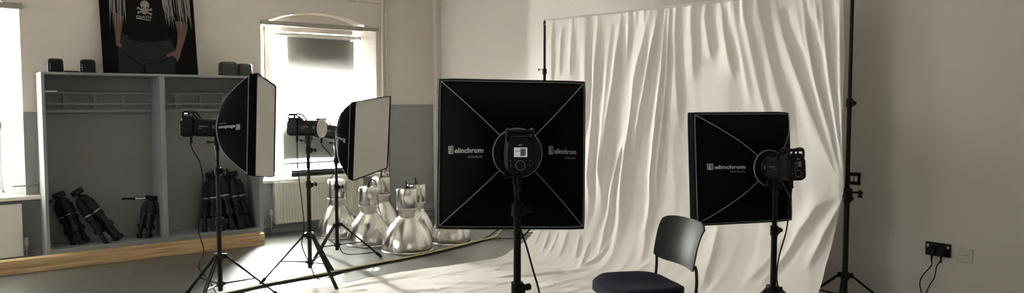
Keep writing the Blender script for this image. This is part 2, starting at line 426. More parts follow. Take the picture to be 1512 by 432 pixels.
# pipes
p = MB(); p.tube([(4.272, YW - .03, .12), (4.272, YW - .03, ZC)], .013, 12)
for z in (.7, 1.6, 2.5): p.lathe([(.014, z - .012), (.021, z - .01), (.021, z + .01), (.014, z + .012)], 12, Matrix.Translation((4.272, YW - .03, 0)))
tag(p.build('heating_pipe', M['cream']), 'thicker cream pipe running up the wall right of the arched window', 'pipe')
p = MB(); p.tube([(4.328, YW - .025, .12), (4.328, YW - .025, ZC)], .0095, 12)
for z in (.75, 1.65, 2.45): p.lathe([(.01, z - .01), (.016, z - .008), (.016, z + .008), (.01, z + .01)], 12, Matrix.Translation((4.328, YW - .025, 0)))
tag(p.build('heating_pipe', M['cream']), 'thinner cream pipe beside the thicker one, nearer the room corner', 'pipe')
p = MB(); p.tube([(2.0, YW - .012, 2.578), (4.42, YW - .012, 2.572)], .010, 10)
for x in (2.6, 3.4, 3.95): p.box(x - .01, x + .01, YW - .025, YW, 2.56, 2.592)
tag(p.build('conduit', M['cream']), 'thin horizontal conduit on the wall above the arched window', 'conduit')
p = MB(); p.tube([(2.72, YW - .045, .075), (4.95, YW - .045, .078)], .011, 10)
for x in (2.8, 3.6, 4.5): p.box(x - .01, x + .01, YW - .05, YW - .02, .06, .092)
tag(p.build('skirting_pipe', M['shelf']), 'grey pipe running low along the skirting under the radiator', 'pipe')
p = MB(); p.tube(smooth_path([(.795, YW - .01, 1.30), (.798, YW - .01, 1.0), (.80, YW - .01, .74), (.79, YW - .01, .69), (.75, YW - .012, .676), (.60, YW - .012, .672)], 5), .006, 8)
for z in (1.2, .9): p.box(.787, .808, YW - .018, YW, z - .006, z + .006)
tag(p.build('wall_cable', M['grey']), 'thin grey cable down the wall between the left window and the shelving', 'cable')

# radiators
def radiator(label, x0, x1, z0, z1, valve_x, fluted):
    r = thing('radiator', label, 'radiator', ((x0 + x1) / 2, YW, 0)); w = (x1 - x0) / 2
    mb = MB(); n = int((x1 - x0) / .0333); vs = []; fs = []
    prof = []
    for i in range(n):
        xa = -w + .03 + (2 * w - .06) * i / n; st = (2 * w - .06) / n
        d = .015 if fluted else .0
        prof += [(xa, 0), (xa + st * .3, 0), (xa + st * .42, d), (xa + st * .88, d)]
    prof = [(-w, .0), (-w + .006, -.004)] + [(x, y) for x, y in prof] + [(w - .006, -.004), (w, 0)]
    for z, s in ((z0 + .0, 0), (z0 + .02, 0), (z0 + .035, 1), (z1 - .035, 1), (z1 - .02, 0), (z1, 0)):
        for x, y in prof: vs.append((x, -.10 + y * s, z))
    k = len(prof)
    for j in range(5):
        for i in range(k - 1): fs.append((j * k + i, j * k + i + 1, (j + 1) * k + i + 1, (j + 1) * k + i))
    mb.add(vs, fs); mb.box(-w, w, -.08, -.072, z0, z1); mb.build('front_panel', M['radiator'], r, angle=25)
    g = MB(); g.box(-w, w, -.1, -.03, z1 - .002, z1 + .006)
    for i in range(int(2 * w / .02)): g.box(-w + .012 + i * .02, -w + .02 + i * .02, -.09, -.04, z1 + .006, z1 + .009)
    g.build('top_grille', M['radiator'], r, smooth=False)
    for xe in (-w - .004, w - .001): MB().box(xe, xe + .005, -.1, -.03, z0 + .005, z1 + .006).build('end_panel', M['radiator'], r, smooth=False, bevel=.003)
    MB().box(-w + .01, w - .01, -.045, -.035, z0 + .01, z1 - .01).build('rear_panel', M['radiator'], r, smooth=False)
    for x in (-w * .6, w * .6): MB().box(x - .015, x + .015, -.036, -.0005, z0 + .1, z1 - .08).build('wall_bracket', M['radiator'], r, smooth=False)
    v = MB(); vx = valve_x - (x0 + x1) / 2
    s = 1 if vx > 0 else -1
    v.tube([(s * w, -.06, z0 + .05), (vx, -.06, z0 + .05)], .010, 10); v.tube([(vx, -.06, 0), (vx, -.06, z0 + .075)], .0085, 10)
    v.lathe([(.014, z0 + .03), (.016, z0 + .035), (.016, z0 + .07), (.012, z0 + .08)], 12, Matrix.Translation((vx, -.06, 0)))
    vv = v.build('valve', M['steel'], r)
    MB().lathe([(.0, z0 + .078), (.017, z0 + .08), (.02, z0 + .09), (.02, z0 + .14), (.016, z0 + .155), (0, z0 + .158)], 16, Matrix.Translation((vx, -.06, 0))).build('valve_head', M['white_plastic'], vv)
    return r
radiator('cream fluted radiator under the arched window behind the metal lampshades', 2.93, 3.965, .108, .548, 2.895, True)
radiator('cream radiator with a plain front under the left window', -.45, .652, .06, .512, .68, False)

# ------------------------------------------------------------------ shelving unit and planks
SH = thing('shelving_unit', 'large grey open wooden shelving unit with two bays and coat rails', 'shelving', (0, 7.5, 0))
X0s, X1s, XD = .802, 2.697, 1.765; ZT = 1.676; D = .38
MB().box(X0s, X0s + .026, 0, D, .0, ZT - .022).build('side_panel', M['shelf'], SH, smooth=False, bevel=.003)
MB().box(X1s - .04, X1s, 0, D, .0, ZT - .022).build('side_panel', M['shelf'], SH, smooth=False, bevel=.003)
MB().box(XD - .024, XD + .022, 0, D, .12, ZT - .022).build('divider', M['shelf'], SH, smooth=False, bevel=.003)
MB().box(X0s, X1s, -.006, D, ZT - .022, ZT).build('top_board', M['shelf'], SH, smooth=False, bevel=.003)
MB().box(X0s + .026, X1s - .04, 0.0, D, .055, .135).build('bottom_board', M['shelf'], SH, smooth=False, bevel=.003)
MB().box(X0s + .026, X1s - .04, D - .014, D - .002, .135, ZT - .022).build('back_panel', M['shelf_back'], SH, smooth=False)
for a, b in ((X0s + .026, XD - .024), (XD + .022, X1s - .04)):
    rl = MB()
    for z, h in ((1.50, .022), (1.40, .022), (1.335, .03)): rl.box(a, b, D - .05, D - .014, z - h / 2, z + h / 2)
    m_ = 3 if a < 1 else 3
    rw = rl.build('coat_rail', M['shelf'], SH, smooth=False, bevel=.003)
    for i in range(m_):
        br_ = MB()
        x = a + (b - a) * (.21 + .265 * i)
        br_.box(x - .014, x + .014, D - .046, D - .014, 1.36, 1.50); br_.box(x - .03, x + .03, D - .04, D - .014, 1.478, 1.492)
        br_.build('rail_bracket', M['shelf'], rw, smooth=False)
MB().box(XD + .022 + .18, XD + .022 + .185, D - .016, D - .0135, .35, .62).build('panel_crack', M['shelf_back'], SH, smooth=False)
MB().box(X0s + .026, X0s + .12, .03, .045, 1.505, 1.515).build('hanging_rod', M['white_paint'], SH, smooth=False)
MB().box(2.205, 2.315, -.009, -.006, ZT - .008, ZT - .001).build('shelf_sticker', M['white_plastic'], SH, smooth=False)

o = MB().box(-1.2, 2.637, 7.315, 7.42, .036, .112).build('pine_timber', M['pine'], smooth=False, bevel=.004)
tag(o, 'long pine timber lying in front of the shelving, upper one of two', 'timber', 'pine timbers in front of the shelving')
o = MB().box(-1.2, 2.632, 7.30, 7.425, 0.0, .036).build('pine_timber', M['pine'], smooth=False, bevel=.003)
tag(o, 'thinner pine timber on the floor under the long one by the shelving', 'timber', 'pine timbers in front of the shelving')

# ------------------------------------------------------------------ switch, sockets
def on_right_wall(name, label, cat, y, z): return thing(name, label, cat, (XR, y, z), math.pi)   # local +X into the room, +Y towards -y
def plate(p, w, h, d, m): return MB().rbox(0, d, -w / 2, w / 2, -h / 2, h / 2, .006).build('face_plate', m, p)
sk = on_right_wall('power_socket', 'black double power socket with two plugs on the right wall', 'socket', 2.007, .480)
plate(sk, .152, .086, .012, M['black_metal'])
for s in (-1, 1):
    MB().rbox(.011, .016, s * .06 - .006, s * .06 + .006, .010, .028, .002).build('switch', M['white_plastic'], sk)
for s, name in ((-1, 'left'), (1, 'right')):
    y = 2.007 - s * .028
    pl_ = thing('power_plug', 'black plug in the %s half of the double socket, its cord hanging down' % name, 'plug', (XR, y, .475), math.pi, 'plugs in the wall socket')
    MB().rbox(.012, .045, -.024, .024, -.025, .022, .008).build('plug_body', M['black'], pl_)
    k = s
    MB().tube(smooth_path([(.03, 0, -.02), (.032, .0, -.055), (.035, -.012 * k - .01, -.1), (.04, -.045 if k < 0 else -.03, -.17), (.045, -.06 if k < 0 else -.058, -.23), (.05, -.04 if k < 0 else -.085, -.32), (.10, -.02 if k < 0 else -.1, -.468), (.3, -.05, -.470), (.5, -.1 * k, -.470)]), .0038, 8).build('power_cord', M['rubber'], pl_)
    MB().lathe([(.004, -.075), (.006, -.07), (.007, -.02), (.004, -.018)], 10, Matrix.Translation((.03, 0, 0))).build('strain_relief', M['black'], pl_)
bp_ = on_right_wall('blank_wall_plate', 'white square blanking plate beside the double socket', 'wall plate', 1.852, .468)
plate(bp_, .088, .088, .010, M['white_plastic'])
mb = MB()
for s in (-1, 1): mb.tube([(.0095, s * .03, 0), (.0112, s * .03, 0)], .004, 10)
mb.build('screw', M['screw'], bp_); MB().box(.0098, .0106, -.022, .022, -.002, .002).build('plate_slot', M['piping'], bp_)
sw = on_right_wall('light_switch', 'dark metal double light switch on the right wall by the stand', 'switch', 2.565, .888)
plate(sw, .086, .086, .010, M['black_metal'])
for s in (-1, 1): MB().rbox(.009, .014, s * .014 - .010, s * .014 + .010, -.018, .018, .002).build('switch_rocker', M['white_plastic'], sw)

# ------------------------------------------------------------------ things on the shelving unit
def block(label, name, cat, x, y, w, h, d, tilt, material, group):
    t = thing(name, label, cat, (x, y, ZT), tilt, group)
    mb = MB(); prof = [(1, 0), (1.0, .15), (.99, .6), (.95, .85), (.84, .965), (.6, 1)]
    vs = []; N = 28
    for s, z in prof:
        for j in range(N):
            a = 2 * math.pi * j / N; c, q = math.cos(a), math.sin(a); e = .45
            vs.append((w / 2 * s * math.copysign(abs(c) ** e, c), d / 2 * s * math.copysign(abs(q) ** e, q), h * z))
    fs = [(i * N + j, i * N + (j + 1) % N, (i + 1) * N + (j + 1) % N, (i + 1) * N + j) for i in range(len(prof) - 1) for j in range(N)]
    fs += [tuple(range(N))[::-1], tuple((len(prof) - 1) * N + j for j in range(N))]
    mb.add(vs, fs).build('body', material, t, angle=60)
    return t
for x, tl, nm in ((.928, .08, 'black rounded speaker at the left end of the shelving top'), (1.183, -.12, 'black rounded speaker beside the poster on the shelving top')):
    t = block(nm, 'desk_speaker', 'speaker', x, 7.65, .122, .122, .11, tl, M['black'], 'small black speakers on the shelving top')
    MB().tube([(-.02, -.0555, .05), (-.02, -.058, .05)], .016, 14).build('speaker_cone', M['black_metal'], t)
    mb = MB()
    for z in (.025, .045, .065): mb.box(-.05, -.046, -.056, -.0535, z, z + .008)
    mb.build('control_lights', M['steel'], t)
    MB().box(-.062, -.05, -.045, -.04, .01, .11).build('side_trim', M['black_metal'], t)
o = MB().rbox(-.05, .06, -.04, .04, 0, .017, .006).build('hard_drive', M['black']); o.location = (1.048, 7.63, ZT)
tag(o, 'flat black box between the two small black speakers', 'box')
t = block('squat black pouch on the shelving top, left of the pair', 'lens_pouch', 'pouch', 2.42, 7.65, .165, .142, .15, .1, M['lens_pouch'], 'dark pouches on the shelving top')
MB().tube([(.082 * math.cos(a) * 1.0, .072 * math.sin(a), .088) for a in [2 * math.pi * i / 28 for i in range(28)]], .003, 6, closed=True).build('zip', M['rubber'], t)
t = block('squat black pouch on the shelving top, nearest the softbox', 'lens_pouch', 'pouch', 2.583, 7.655, .14, .130, .14, -.1, M['lens_pouch'], 'dark pouches on the shelving top')
MB().tube([(.070 * math.cos(a), .067 * math.sin(a), .085) for a in [2 * math.pi * i / 28 for i in range(28)]], .003, 6, closed=True).build('zip', M['rubber'], t)

# poster print of a standing person, leaning on the wall: flat pieces a little proud of each other
PW, PH = .834, .80
lean = math.atan2(.13, PH)
po = thing('poster', 'large black photo print of a person in a skull t-shirt, hands in pockets', 'poster', matrix=Matrix.Translation((1.319, 7.72, ZT + .002)) @ Matrix.Rotation(HP - lean, 4, 'X'))
MB().box(0, PW, 0, PH, -.018, 0).build('canvas', M['canvas'], po, smooth=False, bevel=.002)
def uv(x, y):
    xl = 47 + 18 * y / 380; return ((x - xl) / 498 * PW, (379 + (x - 300) * .012 - y) / 379 * .70)
def flat(name, polys, z, m, parent, th=.0004):
    mb = MB()
    for P in polys:
        q = [uv(*p) for p in P]
        q = [(min(max(a, .001), PW - .001), min(max(b, .001), PH - .001)) for a, b in q]
        mb.prism(q, z - th, z)
    return mb.build(name, m, parent, smooth=False)
fig = flat('printed_trousers', [[(160, 165), (200, 188), (270, 202), (340, 200), (410, 185), (425, 215), (440, 260), (436, 320), (434, 378), (285, 376), (272, 330), (262, 376), (140, 374), (140, 310), (135, 260), (148, 210)]], .0012, M['poster_trousers'], po)
flat('pocket_seams', [[(160, 262), (190, 285), (240, 318), (262, 330), (262, 334), (238, 323), (188, 290), (158, 267)], [(275, 322), (330, 318), (380, 300), (395, 285), (397, 288), (382, 304), (332, 322), (276, 326)], [(264, 330), (276, 330), (282, 376), (270, 376)], [(180, 190), (268, 206), (405, 192), (405, 196), (268, 211), (182, 196)]], .0016, M['canvas'], po)
flat('printed_shirt', [[(168, -50), (180, 60), (172, 150), (185, 178), (230, 196), (290, 204), (350, 200), (398, 186), (408, 150), (400, 60), (440, -50)], [(112, -50), (128, 70), (172, 90), (185, -50)], [(390, -50), (400, 60), (430, 110), (490, 95), (500, 60), (480, -50)]], .0014, M['poster_shirt'], po)
flat('printed_arm', [[(122, 60), (120, 120), (126, 190), (130, 232), (150, 240), (158, 234), (148, 215), (152, 180), (162, 120), (166, 80)]], .0018, M['poster_skin'], po)
flat('printed_arm', [
    [(440, 90), (452, 150), (450, 210), (438, 250), (428, 256), (400, 268), (388, 278), (398, 286), (425, 276), (440, 292), (446, 312), (462, 284), (470, 250), (492, 190), (506, 140), (496, 96)]], .0018, M['poster_skin'], po)
random.seed(4); hs = []
for cx, sp_, bot, n in ((108, 14, 165, 7), (152, 20, 150, 10), (385, 20, 130, 7), (430, 40, 150, 14), (480, 35, 160, 12)):
    for i in range(n):
        a = cx + random.uniform(-sp_, sp_); d = random.uniform(-4, 12) + (18 if cx > 300 else 0); w = random.uniform(2, 6); b_ = bot - random.uniform(0, 110)
        hs.append([(a, -50), (a + w * 1.5, -50), (a + w + d * .5, b_ * .5), (a + d + 1, b_), (a + d * .5, b_ * .5)])
flat('printed_hair', hs[:17], .0022, M['poster_hair'], po)
flat('printed_hair', hs[17:], .0022, M['poster_hair'], po)
def zz(x, y): return (140 + x * 45 / 555 * 1, y)    # helper for the shirt print, taken from a closer look
def em(P): return [((195 + x * .0811 - 140) * 3.6, y * .0811 * 3.6) for x, y in P]
def circ(cx, cy, rx, ry, n=20): return [(cx + rx * math.cos(2 * math.pi * i / n), cy + ry * math.sin(2 * math.pi * i / n)) for i in range(n)]
def bone(x0, y0, x1, y1, w=12):
    d = Vector((x1 - x0, y1 - y0)).normalized(); n_ = Vector((-d.y, d.x)) * w
    return [[(x0 + n_.x, y0 + n_.y), (x1 + n_.x, y1 + n_.y), (x1 - n_.x, y1 - n_.y), (x0 - n_.x, y0 - n_.y)]] + [circ(x + s * n_.x, y + s * n_.y, w * 1.1, w * 1.1, 10) for x, y in ((x0, y0), (x1, y1)) for s in (-.9, .9)]
flat('shirt_skull', [em(circ(277, 50, 80, 80)), em([(215, 90), (340, 90), (330, 160), (310, 190), (240, 190), (222, 160)]), em(circ(272, 190, 42, 26))] + [em(b) for b in bone(150, 110, 390, 210) + bone(395, 125, 160, 190)], .0026, M['poster_print'], po)
flat('skull_sockets', [em(circ(238, 98, 15, 16, 12)), em(circ(312, 98, 15, 16, 12)), em([(275, 118), (262, 138), (288, 138)])] + [em([(x, 155), (x + 5, 155), (x + 5, 180), (x, 180)]) for x in (248, 264, 280, 296)], .0031, M['poster_shirt'], po)
tv, tf = text_mesh('DEATH', .040, 'CENTER', .0006)
c0 = uv(*em([(257, 292)])[0])
MB().add([(c0[0] + v.x * 1.05, c0[1] + v.y * .9, .0027) for v in tv], tf).build('shirt_lettering', M['poster_print'], po, smooth=False)
flat('shirt_underline', [em([(125, 290), (380, 318), (378, 330), (124, 304)])], .0026, M['poster_print'], po)
# ------------------------------------------------------------------ folded camera tripods in the shelving
def folded_tripod(label, foot, head, spread, handle, group, seed=0, th=1.0):
    th *= 1.65
    foot = Vector(foot); head = Vector(head); L = (head - foot).length
    zax = (head - foot).normalized(); xax = Vector((1, 0, 0)); xax = (xax - zax * xax.dot(zax)).normalized(); yax = zax.cross(xax)
    mtx = Matrix(((xax.x, yax.x, zax.x, foot.x), (xax.y, yax.y, zax.y, foot.y), (xax.z, yax.z, zax.z, foot.z), (0, 0, 0, 1)))
    t = thing('camera_tripod', label, 'tripod', matrix=mtx, group=group)
    for k in range(3):
        a = k * 2 * math.pi / 3 + .5 + seed
        b = Vector((math.cos(a), math.sin(a), 0))
        p0 = b * spread; p1 = b * .03 + Vector((0, 0, L * .84))
        q1 = p0.lerp(p1, .33); q2 = p0.lerp(p1, .6)
        lg = MB(); lg.tube([p0 + Vector((0, 0, .01)), q1], .009 * th, 10); lg.tube([q1, q2], .0125 * th, 10); lg.tube([q2, p1], .016 * th, 10)
        leg = lg.build('leg', M['black_metal'], t)
        for q in (q1, q2):
            d = (p1 - p0).normalized(); MB().tube([q - d * .022, q + d * .022], .019 * th, 10).build('leg_lock', M['black'], leg)
        MB().tube([p0 - Vector((0, 0, .0)), p0 + Vector((0, 0, .035))], .013 * th, 10).build('rubber_foot', M['rubber'], leg)
        g = MB(); g.tube([q2.lerp(p1, .25), q2.lerp(p1, .8)], .021 * th, 12); g.build('leg_grip', M['black_bag'], leg)
        MB().tube([q2.lerp(p1, .05) - yax * .0, q2.lerp(p1, .18)], .0175 * th, 10).build('silver_clip', M['piping'], leg)
    c = MB(); c.lathe([(.0, L * .80), (.045, L * .81), (.048, L * .86), (.03, L * .885), (.0, L * .886)], 18); c.build('shoulder', M['black'], t)
    h = MB(); h.tube([(0, 0, L * .88), (0, 0, L * .95)], .018, 12); h.rbox(-.03, .03, -.035, .035, L * .92, L * .975, .012, 2); h.tube([(-.05, 0, L * .945), (.05, 0, L * .945)], .02, 14)
    hd = h.build('pan_head', M['black'], t)
    MB().rbox(-.05, .05, -.035, .035, L * .975, L, .008, 2).build('quick_release_plate', M['black_metal'], hd)
    if handle:
        hv = Vector(handle); s0 = Vector((0, 0, L * .945)); e = s0 + hv; m1 = s0.lerp(e, .55)
        MB().tube([s0, m1], .005, 8).build('pan_handle', M['steel'] if handle[0] < -.2 else M['black_metal'], hd); MB().tube([m1, e], .0115, 10).build('handle_grip', M['rubber'], hd)
    return t
ZB = .136; g = 'folded tripods standing in the shelving'
folded_tripod('black tripod leaning left in the left bay, its handle pointing at the side panel', (1.085, 7.66, ZB), (.93, 7.79, .60), .065, (-.135, .0, -.04), g, 0, 1.3)
folded_tripod('black tripod leaning against the leftmost one in the left bay', (1.35, 7.58, ZB), (1.062, 7.74, .62), .075, None, g, .7, 1.3)
folded_tripod('small black tripod with a silver handle rod, against the shelving divider', (1.61, 7.62, ZB), (1.69, 7.70, .52), .055, (-.25, 0, -.035), g, .2, 1.15)
folded_tripod('black tripod in the right bay, just behind the pole of the nearest softbox', (2.20, 7.60, ZB), (2.26, 7.76, .70), .06, None, g, .3, 1.4)
folded_tripod('black tripod in the middle of the crowded right shelving bay', (2.36, 7.60, ZB), (2.33, 7.78, .73), .06, None, g, .9, 1.5)
folded_tripod('black tripod at the far right of the shelving, by the right side panel', (2.53, 7.62, ZB), (2.47, 7.78, .70), .06, None, g, 1.3, 1.6)
bg = thing('carry_bag', 'tall black nylon bag behind the tripods in the right bay', 'bag', (2.42, 7.79, ZB))
mb = MB(); vs = []; N = 20; lv = [(0, .9), (.02, 1), (.25, 1.0), (.42, .85), (.50, .6), (.53, .3)]
for z, s in lv:
    for j in range(N):
        a = 2 * math.pi * j / N; w = 1 + .08 * math.sin(5 * a + z * 17)
        vs.append((.125 * s * w * math.cos(a), .055 * s * w * math.sin(a), z))
fs = [(i * N + j, i * N + (j + 1) % N, (i + 1) * N + (j + 1) % N, (i + 1) * N + j) for i in range(len(lv) - 1) for j in range(N)] + [tuple(range(N))[::-1], tuple((len(lv) - 1) * N + j for j in range(N))]
mb.add(vs, fs).build('bag_body', M['black_bag'], bg); MB().tube(smooth_path([(-.04, -.02, .5), (-.03, -.03, .56), (.03, -.03, .56), (.04, -.02, .5)], 5), .007, 8).build('bag_strap', M['rubber'], bg)

# ------------------------------------------------------------------ industrial lampshades standing on the floor
def pendant_lamp(label, x, y, dia, h, rz, wire):
    t = thing('pendant_lamp', label, 'lampshade', (x, y, 0), rz, 'aluminium industrial lampshades on the floor'); R = dia / 2; k = h / .585
    prof = [(R, .0), (R + .004, .006), (R, .012), (R - .006, .014)]
    for i in range(1, 19):
        a = i / 18
        prof.append((np.interp(a, [0, .12, .25, .4, .55, .68, .79, .9, 1], [R - .005, R * .982, R * .95, R * .89, R * .80, R * .695, max(R * .58, .09), max(R * .46, .081), .077]), (.014 + .310 * a) * k))
    inner = [(max(r - .004, .05), z) for r, z in prof[::-1][:-3]]
    MB().lathe(prof + inner + [(R - .004, .002), (R, 0)], 56).build('reflector_dome', M['aluminium'], t, angle=60)
    mb = MB(); mb.lathe([(.075, .322 * k), (.078, .328 * k), (.08, .372 * k), (.098, .378 * k), (.101, .39 * k), (.096, .40 * k)], 44); mb.build('collar', M['aluminium_band'], t)
    can = MB(); can.lathe([(.096, .398 * k), (.099, .402 * k), (.0985, .56 * k), (.095, .578 * k), (.080, .583 * k), (0, .585 * k)], 44).build('control_gear_housing', M['aluminium'], t)
    f = MB()
    for i in range(8):
        a = i * math.pi / 4; f.lathe([(0, 0), (.004, 0), (.004, .003), (0, .003)], 8, Matrix.Rotation(a, 4, 'Z') @ Matrix.Translation((.098, 0, .55 * k)) @ Matrix.Rotation(HP, 4, 'Y'))
    f.build('housing_screws', M['screw'], t)
    z = .585 * k
    MB().lathe([(.022, z - .002), (.022, z + .006), (.013, z + .008), (.013, z + .022), (0, z + .024)], 14).build('cable_gland', M['black'], t)
    MB().tube([(.0, 0, z + .02), (.004, .0, z + .05), (.01, .0, z + .065)], [.009, .006, .004], 8).build('wire_end', M['rubber'], t)
    if wire: MB().tube(smooth_path(wire, 6), .0045, 8).build('supply_wire', M['rubber'], t)
    return t
def at(dep_, px):   # stands at a distance along the view, in the direction of a column of the picture (horizontal plane)
    p = vh * dep_ + rt * ((px - 756) / 1102 * dep_); return p.x, p.y
x, y = at(7.85, 495.5); pendant_lamp('aluminium lampshade at the left end, against the radiator', x, y, .43, .60, .3, [(0, 0, .60), (-.05, -.03, .66), (-.13, -.05, .62), (-.14, -.05, .50), (-.125, -.04, .40), (-.15, -.04, .33)])
x, y = at(7.42, 542.5); pendant_lamp('aluminium lampshade second from the left, in the front row', x, y, .455, .575, .9, [(0, 0, .59), (.03, -.03, .64), (.09, -.06, .60), (.118, -.07, .50), (.12, -.07, .38), (.15, -.09, .28)])
x, y = at(8.18, 561.5); pendant_lamp('aluminium lampshade half hidden behind the second one, below the softbox', x, y, .42, .60, 1.7, [(0, 0, .61), (-.04, .0, .66), (-.1, .0, .62), (-.15, .02, .64)])
x, y = at(7.10, 599.5); pendant_lamp('largest and frontmost aluminium lampshade, nearest the cables on the floor', x, y, .495, .60, 2.2, [(0, 0, .60), (-.03, -.02, .635), (-.06, -.02, .615), (-.02, .03, .60)])
x, y = at(7.68, 613); pendant_lamp('aluminium lampshade directly behind the largest one', x, y, .38, .575, 3.0, None)
x, y = at(7.50, 665.5); pendant_lamp('aluminium lampshade partly hidden by the big central softbox', x, y, .41, .60, 3.9, None)

# ------------------------------------------------------------------ light stands
def light_stand(label, x, y, top, collar, R, ang, locks, group='light stands of the flashes', name='light_stand', cat='light stand', scale=1.0, rads=None, hub=.13):
    t = thing(name, label, cat, (x, y, 0), 0, group)
    s = scale; zs = [hub - .05] + locks + [top]; rr = rads or [.0165, .0135, .0115, .0095]
    cm = MB()
    for i in range(len(zs) - 1): cm.tube([(0, 0, zs[i] - (.0 if i == 0 else .02)), (0, 0, zs[i + 1])], rr[min(i, len(rr) - 1)] * s, 14)
    pole = cm.build('pole', M['black_metal'], t)
    for i, z in enumerate(locks):
        c = MB(); c.tube([(0, 0, z - .035), (0, 0, z + .02)], .0215 * s, 14); c.rbox(-.016, .034, -.016, .016, z - .03, z + .01, .008); cl = c.build('section_lock', M['black'], t)
        k = MB(); k.tube([(.034, 0, z - .01), (.052, 0, z - .01)], .006, 8); k.tube([(.05, 0, z - .01), (.066, 0, z - .01)], .015, 6); k.build('lock_knob', M['black'], cl)
    c = MB(); c.tube([(0, 0, collar - .03), (0, 0, collar + .02)], .026 * s, 16)
    for a in ang: c.rbox(.015, .05, -.013, .013, collar - .018, collar + .014, .004, T=Matrix.Rotation(a, 4, 'Z'))
    c.build('leg_collar', M['black'], t)
    c = MB(); c.tube([(0, 0, hub - .02), (0, 0, hub + .02)], .022 * s, 14)
    for a in ang: c.rbox(.012, .034, -.009, .009, hub - .01, hub + .01, .003, T=Matrix.Rotation(a, 4, 'Z'))
    c.build('brace_collar', M['black'], t)
    for a in ang:
        d = Vector((math.cos(a), math.sin(a), 0)); p0 = d * .04 + Vector((0, 0, collar)); p1 = d * R + Vector((0, 0, .014))
        nrm = Vector((-d.y, d.x, 0)) * .008
        l = MB(); l.tube([p0 + nrm, p1 + nrm], .0068 * s, 8); l.tube([p0 - nrm, p1 - nrm], .0068 * s, 8); leg = l.build('leg', M['black_metal'], t)
        ft = (p0 - p1).normalized(); MB().tube([p1 - ft * .012, p1 + ft * .05], .0145 * s, 10).build('rubber_foot', M['rubber'], leg)
        q = p0.lerp(p1, .55); e = MB(); e.tube([d * .03 + Vector((0, 0, hub)), q], .0055 * s, 8); e.build('brace', M['black_metal'], t)
    m = MB(); m.tube([(0, 0, top - .02), (0, 0, top + .012)], .009, 10); m.build('spigot', M['steel'], t)
    return t
def yawv(deg): return math.radians(deg)

